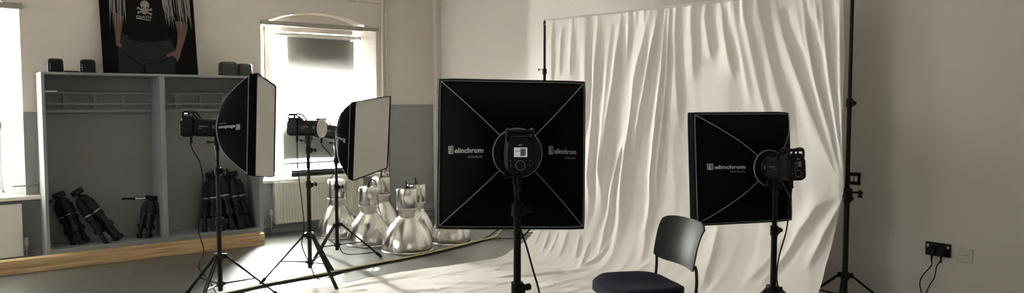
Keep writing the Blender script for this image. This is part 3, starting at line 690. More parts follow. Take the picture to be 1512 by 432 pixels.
# ------------------------------------------------------------------ studio flashes and softboxes
def frame(c, a, p, r):
    """origin c, +X along heading a and pitch p, rolled by r"""
    ax = Vector((math.cos(a) * math.cos(p), math.sin(a) * math.cos(p), math.sin(p)))
    s = ax.cross(Vector((0, 0, 1))).normalized(); u = s.cross(ax)
    s2 = s * math.cos(r) + u * math.sin(r); u2 = -s * math.sin(r) + u * math.cos(r); l = -s2
    return Matrix(((ax.x, l.x, u2.x, c[0]), (ax.y, l.y, u2.y, c[1]), (ax.z, l.z, u2.z, c[2]), (0, 0, 0, 1)))
SD, SH2 = .25, .322        # depth of the cone to the lip, half side at the lip
R0 = .098 / SH2
def size_at(t): return R0 + (1 - R0) * t ** .70
def shell_x(y, z):
    q = min(max((max(abs(y), abs(z)) / SH2 - R0) / (1 - R0), 0), 1); return SD * q ** (1 / .70)
def softbox(label, mtx, logos=(-1, 1), flip=False):
    t = thing('softbox', label, 'softbox', matrix=mtx, group='square black softboxes with a white front')
    mb = MB(); N = 64; K = 16; vs = []
    def ring(tt):
        s = size_at(tt) * SH2; out = []; pn = 2 + 80 * tt ** 1.4
        for j in range(N):
            a = 2 * math.pi * j / N + math.pi / N * 0; c, q = math.cos(a), math.sin(a)
            w = (abs(c) ** pn + abs(q) ** pn) ** (-1 / pn); out.append((tt * SD, s * w * c, s * w * q))
        return out
    for i in range(K + 1): vs += ring((i / K) ** 1.5)
    fs = [(i * N + j, i * N + (j + 1) % N, (i + 1) * N + (j + 1) % N, (i + 1) * N + j) for i in range(K) for j in range(N)]
    # fold-over lip, a little wider than the cone
    for xx, ss in ((SD + .004, 1.03), (SD + .055, 1.06), (SD + .055, 1.04), (SD + .03, 1.035)):
        vs += [(xx, y * ss, z * ss) for _, y, z in ring(1)]
    K2 = K + 4
    fs += [(i * N + j, i * N + (j + 1) % N, (i + 1) * N + (j + 1) % N, (i + 1) * N + j) for i in range(K, K2) for j in range(N)]
    mb.add(vs, fs).build('shell', M['black_fabric'], t, angle=50)
    pts = ring(1); pp = MB(); pp.tube([(SD - .002, y * 1.008, z * 1.008) for _, y, z in pts], .0028, 6, closed=True)
    for sy in (-1, 1):
        for sz in (-1, 1):
            pp.tube([(tt * SD - .002, sy * f, sz * f) for tt in [i / 12 for i in range(13)] for f in [size_at(tt) * SH2 * (2 ** (-1 / (2 + 80 * tt ** 1.4))) + .001]], .0021, 6)
    pp.build('piping', M['piping'], t)
    # front diffuser with slight slack
    dv = []; G = 24; h = SH2 * 1.036
    for j in range(G + 1):
        for i in range(G + 1):
            y = -h + 2 * h * i / G; z = -h + 2 * h * j / G; e = min(1 - abs(y) / h, 1 - abs(z) / h)
            dv.append((SD + .046 - .004 * min(1, e * 6) + .005 * noise.noise(Vector((y * 5, z * 3, .3))) * min(1, e * 4), y, z))
    MB().add(dv, [(j * (G + 1) + i, j * (G + 1) + i + 1, (j + 1) * (G + 1) + i + 1, (j + 1) * (G + 1) + i) for j in range(G) for i in range(G)]).build('diffuser', M['diffuser'], t)
    # speed ring
    T = Matrix.Rotation(HP, 4, 'Y')
    MB().lathe([(.070, -.012), (.099, -.012), (.103, -.004), (.103, .012), (.092, .016), (.068, .012), (.070, -.012)], 44, T).build('speed_ring', M['black'], t)
    MB().tube([(-.004, .101 * math.cos(a), .101 * math.sin(a)) for a in [2 * math.pi * i / 44 for i in range(44)]], .0042, 6, closed=True).build('ring_binding', M['piping'], t)
    # lettering follows the panels; seen from behind, +Y is on the left
    tv, tf = text_mesh('elinchrom', .030, 'LEFT', .0004); wmax = max(v.x for v in tv)
    sv, sf = text_mesh('PORTALITE', .0115, 'RIGHT', .0001)
    for side in logos:
        mb = MB(); sg = 1 if not flip else -1
        x0 = -.285 if side < 0 else .133      # left edge of the logo, rightwards as seen from behind
        iw = .021; sc = (.118) / wmax
        def put(px, pz):
            yy, zz_ = -px * sg, pz * sg
            return (shell_x(yy, zz_) - .0035, yy, zz_)
        def rect(xa, xb, za, zb): mb.add([put(xa, za), put(xb, za), put(xb, zb), put(xa, zb)], [(0, 3, 2, 1)])
        zb, zt = -.003, .031
        rect(x0, x0 + iw, zb, zb + .002); rect(x0, x0 + iw, zt - .002, zt); rect(x0, x0 + .002, zb, zt); rect(x0 + iw - .002, x0 + iw, zb, zt)
        for k in range(4): rect(x0 + .005, x0 + iw - .005, zb + .0045 + k * .0072, zb + .0075 + k * .0072)
        rect(x0 + .005, x0 + .008, zb + .005, zt - .005)
        mb.add([put(x0 + iw + .005 + v.x * sc, v.y + .001) for v in tv], [f[::-1] for f in tf])
        mb.build('logo', M['print'] if side < 0 or flip else M['print'], t, smooth=False)
        mb = MB(); mb.add([put(x0 + iw + .12 + v.x, v.y - .0205) for v in sv], [f[::-1] for f in sf]); mb.build('logo_subtitle', M['print_dim'], t, smooth=False)
    return t

def studio_flash(label, mtx, cap=False, cord=None, mx=-.04, lit=False):
    """+X is where the light goes; the origin is the middle of the mount"""
    t = thing('studio_flash', label, 'flash', matrix=mtx, group='black studio flash heads')
    b = MB(); b.rbox(-.17, -.015, -.054, .054, -.062, .060, .03, 0, 6); b.build('body', M['black'], t)
    rb = MB(); rb.rbox(-.255, -.165, -.056, .056, -.066, .080, .03, 0, 6); rb.build('rear_housing', M['black'], t)
    MB().lathe([(.0, -.02), (.064, -.02), (.068, -.014), (.068, .006), (.060, .010), (0, .010)], 36, Matrix.Rotation(HP, 4, 'Y')).build('bayonet', M['black_metal'], t)
    h = MB()
    for s in (-1, 1):
        h.tube(smooth_path([(-.243, s * .048, .06), (-.246, s * .048, .088), (-.235, s * .047, .104), (-.205, s * .046, .106), (-.175, s * .045, .098), (-.135, s * .044, .05)], 4), .0075, 8)
        h.tube([(-.195, s * .046, .07), (-.203, s * .046, .104)], .006, 8)
    h.tube([(-.241, -.05, .099), (-.241, .05, .099)], .009, 10)
    h.build('handle', M['black'], t)
    # control panel on the rear
    pn = MB(); pn.rbox(-.262, -.253, -.050, .050, -.058, .055, .02, 0, 6); pan = pn.build('control_panel', M['black_metal'], t)
    MB().box(-.2645, -.2615, -.026, .024, .004, .040).build('lcd_display', M['lcd' if lit else 'lcd_off'], pan, smooth=False)
    pd = MB(); pd.box(-.2652, -.2646, -.020, .0, .008, .036); pd.box(-.2652, -.2646, -.003, .020, .026, .028); pd.build('lcd_digits', M['print_dim'], pan, smooth=False)
    MB().tube([(-.264, .018 * math.cos(a), -.028 + .018 * math.sin(a)) for a in [2 * math.pi * i / 28 for i in range(28)]], .0016, 6, closed=True).build('dial_ring', M['piping'], pan)
    MB().lathe([(0, -.27), (.012, -.27), (.014, -.262), (.014, -.258)], 20, Matrix.Rotation(HP, 4, 'Y') @ Matrix.Translation((.028, 0, 0))).build('control_dial', M['black'], pan)
    bt = MB()
    for yy, zz_ in ((.038, -.010), (.036, -.028), (-.038, -.010), (-.036, -.028), (.022, -.008), (-.022, -.008)): bt.tube([(-.262, yy, zz_), (-.2645, yy, zz_)], .002, 8)
    bt.build('buttons', M['piping'], pan)
    MB().rbox(-.2645, -.262, -.006, .006, .048, .052, .001).build('indicator_light', M['print'], pan)
    # bracket for the stand
    BT = Matrix.Translation((mx + .04, 0, 0))
    br = MB(); br.rbox(-.060, -.020, -.020, .020, -.125, -.058, .008, 2, T=BT); br.tube([(-.04, 0, -.16), (-.04, 0, -.11)], .017, 14, T=BT); bk = br.build('stand_bracket', M['black'], t)
    k = MB(); k.tube([(-.04, .0, -.085), (-.04, .038, -.085)], .009, 8, T=BT); k.tube([(-.04, .036, -.085), (-.04, .052, -.085)], .016, 8, T=BT); k.tube([(-.095, 0, -.10), (-.055, 0, -.10)], .006, 8, T=BT); k.tube([(-.11, 0, -.10), (-.093, 0, -.10)], .010, 8, T=BT); k.build('tilt_knob', M['black_metal'], bk)
    MB().tube([(-.023, 0, -.13), (-.005, 0, -.13)], .006, 8, T=BT).build('steel_bolt', M['steel'], bk)
    # name on both sides
    tv, tf = text_mesh('elinchrom', .014, 'CENTER', .0004)
    for s in (-1, 1):
        mb = MB()
        mb.add([(-.10 - s * -v.x, s * .0548, v.y + .008) if False else (-.10 + (v.x if s < 0 else -v.x), s * .0549, v.y + .006) for v in tv], tf)
        for k_ in range(3):
            xa = -.034; mb.box(xa, xa + .016, s * .0535, s * .0549, -.004 + k_ * .0075, .0005 + k_ * .0075)
        mb.box(-.135, -.11, s * .0535, s * .0549, -.006, -.0035)
        mb.build('logo', M['print_dim'], t, smooth=False)
    if cap:
        MB().lathe([(.0, .026), (.045, .026), (.071, .022), (.073, .008), (.066, .006)], 36, Matrix.Rotation(HP, 4, 'Y')).build('protective_cap', M['diffuser'], t)
    if cord:
        inv = t.matrix_world.inverted() if False else mtx.inverted()
        pts = [inv @ Vector(p) for p in cord]
        pl_ = MB(); pl_.tube([pts[0] + Vector((0, 0, .01)), pts[0].lerp(pts[1], .0) - Vector((0, 0, .035))], .010, 10); pl_.build('cord_plug', M['rubber'], t)
        MB().tube(smooth_path(pts, 8), .0042, 8).build('power_cord', M['rubber'], t)
    return t

def rig(c, yaw, pitch, roll, D=.305):
    m = frame(c, yaw, pitch, roll); ax = Vector((m[0][0], m[1][0], m[2][0]))
    return Vector(c) - ax * D, m
def place(c, yaw, pitch, roll):
    o, m = rig(c, yaw, pitch, roll)
    m = m.copy(); m.translation = o; return m
DEG = math.pi / 180
def px(x, y, d):       # a point in the room at distance d along the view, in the direction of a place in the picture
    r = fw + rt * ((x - 756) / 1100) - up * ((y - 216) / 1100); return VIEWPOINT + r * (d / r.dot(vh))

# each: front centre, heading, pitch, roll (fitted)
RIGS = {
 'main': ((2.097, 2.659, 1.181), 56.6 * DEG, -5.0 * DEG, -.96 * DEG),
 'right': ((3.895, 2.695, 1.018), 67.66 * DEG, -4.6 * DEG, .08 * DEG),
 'near': ((1.878, 5.134, 1.236), -30.96 * DEG, -.94 * DEG, 6.16 * DEG),
 'far': ((3.119, 5.934, 1.111), -54.19 * DEG, -5.56 * DEG, -4.45 * DEG)}
mm = {k: place(*v) for k, v in RIGS.items()}
SBL = {'main': 'large black softbox in the centre of the room, seen from behind with the flash screen',
 'right': 'black softbox on the right in front of the white backdrop, behind the chair',
 'near': 'black softbox on the left before the shelving, upside-down lettering on its side',
 'far': 'black softbox in front of the window and radiator, white front turned right'}
for k in ('main', 'right', 'near', 'far'): softbox(SBL[k], mm[k], flip=k in ('near', 'far'))
def flash_m(k, d=.01, roll=None):
    c, a, p, r = RIGS[k]; m = frame((0, 0, 0), a, p, 0 if roll is None else roll); m.translation = mm[k] @ Vector((-d, 0, 0)); return m @ Matrix.Diagonal((.94, 1, 1, 1))
def mount(m, mx=-.04): return m @ Vector((mx, 0, -.15))
fm = {k: flash_m(k) for k in RIGS}
fm['main'] = frame(px(763, 226, 3.09), PSI + 2.6 * DEG, 0, 0)
fm['bare'] = frame(px(473, 189, 5.80), (51.67 - 103) * DEG, -1 * DEG, 0)
def socket(m): return m @ Vector((-.2, 0, -.075))
s0 = socket(fm['near'])
studio_flash('black flash head on the left softbox, in front of the shelving', fm['near'], mx=-.018, cord=[s0, s0 - Vector((0, 0, .06)), px(297, 245, 5.2), px(300, 290, 5.2), px(293, 335, 5.2), px(301, 370, 5.15), (1.44, 5.27, .30), px(308, 412, 5.2), (1.60, 5.22, .012), (1.75, 5.18, .008), (1.86, 5.35, .008), (1.98, 5.50, .008)])
s0 = socket(fm['far'])
studio_flash('black flash head half hidden behind the bare one, on the far softbox', fm['far'], cord=[s0, s0 - Vector((0, 0, .05)), s0.lerp(mount(fm['far']), .7) - Vector((0, 0, .10)), mount(fm['far']) + Vector((.018, .018, -.25)), mount(fm['far']) + Vector((.018, .018, -.7)), (2.95, 6.28, .1), (3.05, 6.32, .008), (3.3, 6.25, .008)])
s0 = socket(fm['bare'])
studio_flash('black flash head without a softbox, white cap, in front of the window', fm['bare'], cap=True, mx=-.105, cord=[s0, s0 - Vector((0, 0, .06)), px(440, 250, 5.85), px(446, 300, 5.8), px(449, 335, 5.8), px(446, 362, 5.75), px(458, 390, 5.75), (2.43, 5.58, .008), (2.60, 5.60, .008), (2.75, 5.68, .008)])
s0 = socket(fm['main'])
studio_flash('black flash head with a lit screen on the central softbox', fm['main'], lit=True, cord=[s0, s0 - Vector((0, 0, .05)), px(762, 290, 3.0), px(766, 330, 3.02), px(777, 362, 3.02), px(787, 398, 3.0), px(797, 436, 3.0), px(803, 500, 3.0), (1.98, 2.20, .008), (1.8, 1.9, .008), (1.2, 1.8, .008)])
s0 = socket(fm['right'])
studio_flash('black flash head on the right-hand softbox near the backdrop edge', fm['right'], cord=[s0, s0 - Vector((0, 0, .05)), px(1166, 300, 4.1), px(1161, 340, 4.12), px(1150, 380, 4.12), px(1147, 410, 4.12), px(1152, 436, 4.12), px(1160, 480, 4.1), (3.75, 2.05, .03), (3.6, 1.7, .008), (2.9, 1.5, .008)])

# stands under the flashes
def ang_to(x, y, tx, ty): return math.atan2(ty - y, tx - x)
p = mount(fm['near'], -.018); print('near', p)
a0 = math.atan2(5.446 - 5.863, 1.969 - 1.474) - HP
light_stand('black light stand under the left softbox, before the shelving', p.x, p.y, p.z, .345, .40, [a0, a0 + 2.094, a0 + 4.189], [.60, .95], hub=.15)
p = mount(fm['bare'], -.105); print('bare', p)
light_stand('black light stand under the bare flash, in front of the radiator', p.x, p.y, p.z, .375, .37, [ang_to(p.x, p.y, 2.088, 5.669), ang_to(p.x, p.y, 2.088, 5.669) + 2.094, ang_to(p.x, p.y, 2.088, 5.669) + 4.189], [.78, 1.05], hub=.16)
p = mount(fm['far']); print('far', p)
light_stand('black light stand under the far softbox, in front of the lampshades', p.x, p.y, p.z, .315, .385, [ang_to(p.x, p.y, 2.549, 6.033), ang_to(p.x, p.y, 2.549, 6.033) + 2.094, ang_to(p.x, p.y, 2.549, 6.033) + 4.189], [.66, .90], hub=.13)
p = mount(fm['main']); print('main', p)
light_stand('black light stand under the big central softbox', p.x, p.y, p.z, .36, .42, [.4, .4 + 2.094, .4 + 4.189], [.655, .985], scale=1.2, hub=.15)
p = mount(fm['right']); print('right', p)
light_stand('black light stand under the right-hand softbox behind the chair', p.x, p.y, p.z, .36, .42, [1.2, 1.2 + 2.094, 1.2 + 4.189], [.70], scale=1.05, hub=.15)

# ------------------------------------------------------------------ backdrop: two stands, crossbar, muslin, clamp
BXW = 4.75
light_stand('tall black backdrop stand at the right edge of the white cloth', BXW, 2.455, 2.24, .275, .37, [math.pi + .35, math.pi + .35 + 2.094, math.pi + .35 + 4.189], [.79, 1.42], 'stands holding the backdrop', 'backdrop_stand', 'backdrop stand', 1.0, [.0175, .0145, .012], .14)
light_stand('tall black backdrop stand at the left edge of the white cloth', BXW, 5.50, 2.20, .275, .285, [math.atan2(.165, -.186), math.atan2(.165, -.186) + 2.094 + .9, math.atan2(.165, -.186) + 4.189 - .9 + .4], [.80, 1.72], 'stands holding the backdrop', 'backdrop_stand', 'backdrop stand', 1.0, [.0175, .0145, .012], .14)
o = MB().tube([(BXW, 2.30, 2.115), (BXW, 3.4, 2.14), (BXW, 4.5, 2.155), (BXW, 5.51, 2.168)], .013, 14).build('crossbar', M['black_metal'])
tag(o, 'black crossbar carrying the gathered top of the white backdrop', 'crossbar')

BX0_, BR, BZ0 = 4.72, .62, 2.13
FOLDS = [
    ([(5.36, 0.035), (5.359, 0.581)], 0.03, 0.012),
    ([(5.227, 0.045), (5.252, 0.519)], 0.03, 0.012),
    ([(5.068, 0.057), (5.103, 0.522)], 0.04, 0.015),
    ([(4.872, 0.011), (4.894, 0.526), (4.934, 1.143)], 0.04, 0.018),
    ([(4.737, 0.022), (4.766, 0.589), (4.821, 1.015), (4.86, 1.386), (4.79, 1.881)], 0.035, 0.03),
    ([(4.587, 0.064), (4.652, 1.009), (4.746, 1.621)], 0.04, 0.015),
    ([(4.468, 0.015), (4.532, 0.534), (4.617, 1.007), (4.69, 1.312), (4.654, 1.796)], 0.05, 0.03),
    ([(4.359, 0.024), (4.4, 0.364)], 0.03, 0.012),
    ([(4.141, 0.015), (4.284, 0.539), (4.337, 0.997), (4.387, 1.284), (4.413, 1.585), (4.367, 1.895), (4.275, 2.164)], 0.055, 0.04),
    ([(4.392, 0.999), (4.459, 1.272), (4.552, 1.54), (4.538, 1.844), (4.432, 2.2)], 0.03, 0.035),
    ([(4.041, -0.003), (4.08, 0.213), (4.169, 0.598), (4.261, 0.995), (4.319, 1.285)], 0.045, 0.035),
    ([(3.978, 0.003), (3.992, 0.436), (4.056, 0.988), (4.092, 1.325), (4.094, 1.797), (3.976, 2.127)], 0.03, 0.035),
    ([(3.928, 0.007), (3.935, 0.438), (3.996, 0.985), (4.036, 1.321), (4.043, 1.714)], 0.025, 0.025),
    ([(3.862, -0.013), (3.859, 0.441), (3.823, 0.979)], 0.04, 0.018),
    ([(3.714, -0.004), (3.686, 0.552)], 0.05, 0.015),
    ([(3.601, -0.004), (3.518, 0.402)], 0.05, 0.018),
    ([(3.447, -0.009), (3.317, 0.56)], 0.05, 0.02),
    ([(3.327, -0.012), (3.245, 0.364), (3.168, 0.759)], 0.04, 0.018),
    ([(3.252, -0.028), (3.086, 0.662), (2.941, 1.091)], 0.05, 0.022),
    ([(3.128, -0.015), (3.009, 0.457), (2.868, 0.898)], 0.05, 0.022),
    ([(2.992, 0.023), (2.915, 0.263), (2.795, 0.557), (2.631, 0.937), (2.464, 1.278)], 0.045, 0.03),
    ([(2.831, 0.067), (2.754, 0.379)], 0.03, 0.012),
    ([(2.781, 0.044), (2.752, 0.224), (2.675, 0.56), (2.557, 0.934), (2.46, 1.264)], 0.028, 0.03),
    ([(2.688, 0.054), (2.629, 0.35)], 0.025, 0.015),
    ([(2.642, 0.036), (2.612, 0.284), (2.571, 0.562), (2.501, 0.932), (2.455, 1.241)], 0.022, 0.028),
    ([(2.52, 0.049), (2.496, 0.564), (2.466, 1.019), (2.455, 1.264)], 0.02, 0.025),
    ([(2.462, 1.331), (2.574, 1.593), (2.659, 1.865)], 0.03, 0.03),
    ([(2.49, 1.311), (2.635, 1.404), (2.759, 1.595), (2.852, 1.816), (2.944, 2.038)], 0.045, 0.035),
    ([(2.452, 1.339), (2.496, 1.649), (2.502, 1.933)], 0.02, 0.02),
    ([(2.85, 1.56), (2.964, 1.873), (3.072, 2.103)], 0.05, 0.025),
    ([(3.435, 1.635), (3.382, 2.018), (3.313, 2.221)], 0.04, 0.018),
    ([(4.817, 1.921), (4.66, 2.197)], 0.02, 0.02),
    ([(4.671, 1.969), (4.511, 2.297)], 0.02, 0.02),
    ([(4.976, 1.911), (4.836, 2.23)], 0.02, 0.015),
    ([(5.111, 1.917), (4.972, 2.213)], 0.02, 0.015),
    ([(5.221, 1.935), (5.084, 2.212)], 0.018, 0.015),
    ([(5.326, 1.952), (5.262, 2.132)], 0.018, 0.012),
    ([(4.432, 1.893), (4.433, 2.163), (4.533, 2.354)], 0.025, 0.025),
    ([(4.378, 2.225), (4.52, 2.482), (4.62, 2.763), (4.786, 3.051)], 0.035, 0.03),
    ([(3.928, 2.037), (3.965, 2.263), (4.05, 2.482)], 0.04, 0.02),
    ([(5.037, 3.408), (5.011, 3.026), (4.92, 2.665)], 0.03, 0.014),
    ([(5.035, 3.896), (4.905, 3.492), (4.494, 3.004)], 0.03, 0.012),
    ([(4.329, 2.867), (4.055, 2.624)], 0.03, 0.014),
    ([(5.207, 3.028), (5.22, 2.877), (5.28, 2.687)], 0.02, 0.01),
    ([(4.906, 2.893), (5.075, 2.692), (5.152, 2.48)], 0.02, 0.014),
    ([(5.191, 4.157), (4.946, 3.944), (4.504, 3.386)], 0.03, 0.016),
]
def interp(v, xp, fp): return np.interp(v, xp, fp)
NU, NS, SEND = 440, 460, 4.85
def vnoise(a, b, seed):     # smooth value noise on arrays
    rs = np.random.RandomState(seed); T = rs.rand(256, 256)
    i = np.floor(a).astype(int); j = np.floor(b).astype(int); u = a - i; v = b - j; u = u * u * (3 - 2 * u); v = v * v * (3 - 2 * v)
    g = lambda p, q: T[p % 256, q % 256]
    return (g(i, j) * (1 - u) + g(i + 1, j) * u) * (1 - v) + (g(i, j + 1) * (1 - u) + g(i + 1, j + 1) * u) * v - .5
sv_ = np.linspace(-.03, SEND, NS)
yR = interp(sv_, [-.03, .58, 1.30, 1.56, 1.8, 2.1, 2.5, 4.9], [2.50, 2.478, 2.462, 2.505, 2.53, 2.50, 2.45, 2.35])
yL = interp(sv_, [-.03, .13, 1.6, 2.05, 2.28, 2.56, 3.35, 3.99, 4.6, 4.9], [5.46, 5.445, 5.40, 5.40, 5.43, 5.335, 5.335, 5.30, 5.36, 5.40])
U = np.linspace(0, 1, NU)[None, :]; S = np.repeat(sv_[:, None], NU, 1)
Y = yR[:, None] + (yL - yR)[:, None] * U
Y = Y + .012 * vnoise(S * 5, Y * 0 + 3.3, 5) * np.where((U == 0) | (U == 1), 1, 0)
H_ = np.zeros_like(Y)
for path, w, amp in FOLDS:
    P = np.array(path); best = np.full(Y.shape, 1e9); tt = np.zeros(Y.shape); sd_ = np.zeros(Y.shape); L = 0
    segl = np.hypot(*(P[1:] - P[:-1]).T); tot = segl.sum()
    for k in range(len(P) - 1):
        d = P[k + 1] - P[k]; ll = segl[k]; dy = Y - P[k][0]; ds = S - P[k][1]
        t = np.clip((dy * d[0] + ds * d[1]) / (ll * ll), 0, 1); ex = dy - t * d[0]; es = ds - t * d[1]
        q = np.hypot(ex, es); m_ = q < best; best = np.where(m_, q, best); tt = np.where(m_, (L + t * ll) / tot, tt)
        cr = np.sign(d[0] * es - d[1] * ex); sd_ = np.where(m_, cr, sd_); L += ll
    top = P[0][1] < .15
    env = np.clip((1 - tt) * 4, 0, 1) * (1 if top else 1) * np.clip(tt * 4 + (.35 if top else 0), 0, 1)
    amp = amp * (1.3 if P[-1][0] > 3.3 else .75)
    width = w * np.where(sd_ > 0, .6, 1.3)
    H_ += amp * env * np.exp(-(best / width) ** 1.35)
    H_ -= amp * .28 * env * np.exp(-((best - width * 1.9) / (width * 1.1)) ** 2)
# gathers under the crossbar, broad swells, fine creases
H_ += np.exp(-np.maximum(S, 0) / .10) * .022 * vnoise(Y * 26, S * 3, 1) + np.exp(-np.maximum(S, 0) / .35) * .022 * vnoise(Y * 13 + 5, S * 1.2, 2)
H_ += .022 * vnoise(Y * 3.2 + S * .5, S * .8, 3) + .026 * vnoise(Y * 7.5 + .8 * S, S * 1.1 + 9, 4)
H_ += .010 * vnoise(Y * 14 + .6 * S, S * 1.4, 18) + .007 * vnoise(Y * 18 + 4 * S, S * 7, 8) * np.clip(S, 0, 1)
fl_ = np.clip((S - 1.9) / .5, 0, 1)
H_ += fl_ * (.034 * vnoise(Y * 9, S * 1.6 + 2, 6) + .018 * vnoise(Y * 24, S * 4.2, 7) + .004 * vnoise(Y * 45 + 12 * S, S * 14, 11))
arc = BR * math.pi / 2; a1 = 2.13 - BR
th = np.clip((S - a1) / BR, 0, HP)
Xb = np.where(S < a1, BX0_, np.where(S < a1 + arc, BX0_ - BR + BR * np.cos(th), BX0_ - BR - (S - a1 - arc)))
Zb = np.where(S < a1, 2.13 - S, np.where(S < a1 + arc, BR - BR * np.sin(th), 0))
Zb = Zb + np.clip(1 - S / 2.0, 0, 1) * (Y - 4) * .018
nx_ = -np.cos(th); nz_ = np.sin(th)
flat_ = th / HP
Hm = H_ * (1 - .45 * flat_) + .006 * flat_
Hm = np.where(flat_ > .98, np.maximum(Hm, .004), Hm)
Xc = Xb + nx_ * Hm; Zc = np.maximum(Zb + nz_ * Hm, .004)
lift = np.clip(1 - S / .12, 0, 1) * .034           # the top hem is a pocket round the crossbar
Zc = Zc + lift; Xc = np.where(S < .06, np.minimum(Xc, BXW - .02), Xc)
Xc = np.where(S < -.012, BXW + .018, Xc)
verts = np.stack([Xc, Y, Zc], -1).reshape(-1, 3)
idx = np.arange(NS * NU).reshape(NS, NU)
faces = np.stack([idx[:-1, :-1], idx[:-1, 1:], idx[1:, 1:], idx[1:, :-1]], -1).reshape(-1, 4)
me = bpy.data.meshes.new('backdrop_cloth'); me.from_pydata(verts.tolist(), [], faces.tolist()); me.update(); me.materials.append(M['muslin'])
me.polygons.foreach_set('use_smooth', [True] * len(me.polygons))
bd = bpy.data.objects.new('backdrop_cloth', me); col.objects.link(bd)
tag(bd, 'long creased white cloth backdrop hanging from the crossbar and sweeping over the floor', 'backdrop')

cl = thing('clamp', 'black clamp with a short arm pinching the cloth to the right backdrop stand', 'clamp', (BXW, 2.455, .822), PSI - HP)
MB().rbox(-.022, .026, -.024, .024, -.03, .032, .008).build('clamp_jaw', M['black'], cl)
MB().tube([(.02, 0, .005), (.10, 0, .000)], .008, 10).build('clamp_arm', M['black_metal'], cl)
k = MB(); k.tube([(.085, 0, .018), (.085, 0, -.018)], .011, 10); k.tube([(.085, 0, -.018), (.085, 0, -.03)], .016, 8); k.build('clamp_knob', M['black'], cl)
MB().tube([(.015, 0, .02), (.03, 0, .055)], .006, 8).build('clamp_lever', M['steel'], cl)
bo = thing('stand_bolt', 'small silver bolt sticking out of the left backdrop stand', 'bolt', (BXW, 5.50, 1.73), PSI - HP)
MB().tube([(-.015, 0, 0), (-.05, 0, 0)], .006, 8).build('bolt_shaft', M['steel'], bo); MB().tube([(-.05, 0, 0), (-.062, 0, 0)], .014, 6).build('bolt_head', M['black'], bo)

# ------------------------------------------------------------------ chair
A = Vector((3.247, 2.797, 0)); B = Vector((3.066, 2.372, 0)); tb = (A - B).normalized()
fo = Vector((-tb.y, tb.x, 0)); cx_ = (A + B) / 2
chm = Matrix(((fo.x, tb.x * -1, 0, cx_.x), (fo.y, tb.y * -1, 0, cx_.y), (0, 0, 1, 0), (0, 0, 0, 1)))
chm = Matrix.Translation((cx_.x, cx_.y, 0)) @ Matrix.Rotation(math.atan2(fo.y, fo.x), 4, 'Z')   # +X forward, +Y left
ch = thing('chair', 'stacking chair with a charcoal plastic back and navy blue seat before the backdrop', 'chair', matrix=chm)
mb = MB(); hw, dp = .225, .43; N = 56; lv = []
def seat_outline(k):
    a = 2 * math.pi * k / N; c, s = math.cos(a), math.sin(a); e = .58
    x = math.copysign(abs(c) ** e, c); y = math.copysign(abs(s) ** e, s)
    return dp / 2 - .005 + x * dp / 2, y * hw * (1 + .03 * x)
def szz(x, y): return .462 - .018 * max(0, (x - .30) / .12) ** 2 + .012 * (y / hw) ** 2 * (1 if x < .35 else .5) - .01 * math.exp(-((x - .15) ** 2 + y * y) / .02)
vs = []; rings_ = [(0, 0), (.35, 0), (.7, 0), (.92, 0), (1.0, -.012), (1.0, -.035), (.93, -.048), (0.5, -.05)]
for s, dz in rings_:
    for k in range(N):
        x, y = seat_outline(k); x = (x - dp / 2) * max(s, .001) + dp / 2; y *= max(s, .001)
        vs.append((x, y, szz(x, y) + dz))
fs = [(i * N + j, (i + 1) * N + j, (i + 1) * N + (j + 1) % N, i * N + (j + 1) % N) for i in range(len(rings_) - 1) for j in range(N)]
fs.append(tuple((len(rings_) - 1) * N + j for j in range(N)))
mb.add(vs, fs).build('seat', M['seat'], ch, angle=70)
MB().rbox(.04, .40, -.2, .2, .385, .403, .03, 2).build('seat_pan', M['black'], ch)
# curved back shell
G1, G2 = 24, 14; vs = []
for th_ in (0, 1):
    for j in range(G2 + 1):
        for i in range(G1 + 1):
            u = -1 + 2 * i / G1; v = j / G2
            wv = .232 * (1 - .03 * (1 - v)) ; r_ = 1 - .10 * max(0, (abs(v - .5) * 2 - .75) / .25) ** 2 * 0
            y = u * wv; z = .535 + .25 * v - (.024 * (abs(u) ** 7)) * (1 if v > .5 else -1) * abs(2 * v - 1) ** 3
            x = -.012 - .06 * (1 - u * u) - .015 * v - .043 * v * v + .014 + .008 * th_ * 0
            vs.append((x + .008 * th_, y, z))
n1 = (G1 + 1) * (G2 + 1); fs = []
for k in (0, 1):
    for j in range(G2):
        for i in range(G1):
            q = k * n1 + j * (G1 + 1) + i; f = (q, q + 1, q + G1 + 2, q + G1 + 1); fs.append(f if k else f[::-1])
for i in range(G1):
    fs.append((i, i + 1, n1 + i + 1, n1 + i)); t0 = G2 * (G1 + 1) + i; fs.append((t0 + 1, t0, n1 + t0, n1 + t0 + 1))
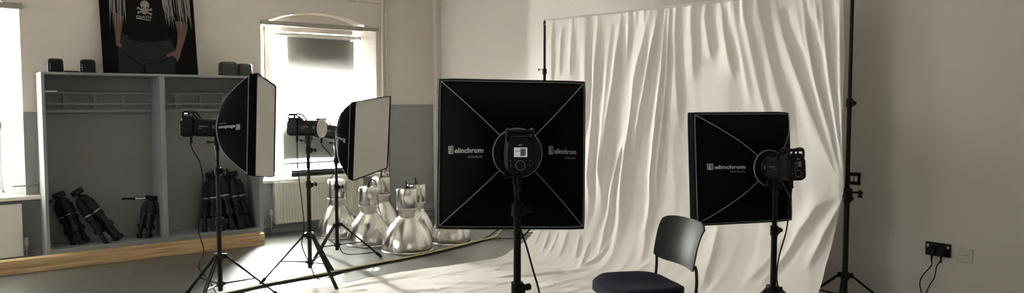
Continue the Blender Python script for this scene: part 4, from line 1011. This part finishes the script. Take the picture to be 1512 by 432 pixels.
for j in range(G2):
    a_ = j * (G1 + 1); fs.append((a_ + G1 + 1, a_, n1 + a_, n1 + a_ + G1 + 1)); b_ = a_ + G1; fs.append((b_, b_ + G1 + 1, n1 + b_ + G1 + 1, n1 + b_))
MB().add(vs, fs).build('backrest', M['chair_back'], ch, angle=50)
for s in (-1, 1):
    MB().tube(smooth_path([(.05, s * .205, .395), (.0, s * .225, .41), (-.012, s * .229, .47), (-.012, s * .226, .545), (-.004, s * .224, .58)], 6), .0085, 10).build('back_upright', M['chair_leg'], ch)
    for sx, x0, x1 in ((1, .33, .40), (-1, .10, -.04)):
        lg = MB().tube(smooth_path([(x0, s * .17, .392), (x0 + .01 * sx, s * .20, .37), (x1, s * .235, .02)], 6), .0085, 10).build('leg', M['chair_leg'], ch)
        MB().tube([(x1, s * .235, .002), (x1 - .004 * sx, s * .2345, .03)], .012, 10).build('foot_cap', M['rubber'], lg)
MB().tube([(.2, -.17, .378), (.2, .17, .378)], .008, 8).build('crossbar', M['chair_leg'], ch)

# ------------------------------------------------------------------ cables on the floor
def cable(label, pts, r, m, cat='cable', name='floor_cable'):
    o = MB().tube(smooth_path(pts, 8), r, 8).build(name, M[m]); return tag(o, label, cat)
base = [(.6, 5.40), (1.2, 5.47), (1.875, 5.598), (2.088, 5.650), (2.55, 5.70), (3.055, 5.775), (3.40, 5.83), (3.694, 5.892), (4.10, 6.0), (4.45, 6.10)]
def rail(off): return [(x, y + off + .006 * math.sin(x * 5 + off * 60), .011) for x, y in base]
cable('straw-coloured cable running along the floor past the lampshades, one of three', rail(.0) + [(4.66, 6.17, .012), (4.78, 6.24, .05), (4.86, 6.20, .10)], .014, 'yellow_cable')
cable('thick black cable alongside the straw-coloured one, nearer the backdrop', rail(-.022) + [(4.60, 6.08, .011), (4.70, 6.02, .011), (4.82, 5.98, .010)], .006, 'rubber')
cable('thin black cable wandering beyond the straw-coloured one, nearer the lampshades', [(x, y + .032 + .02 * math.sin(x * 4.1), .007) for x, y in base[:7]] + [(3.8, 5.98, .007), (4.2, 6.04, .007), (4.5, 6.17, .007), (4.70, 6.30, .012), (4.84, 6.33, .06), (4.93, 6.2, .10), (4.90, 6.05, .04)], .006, 'rubber')
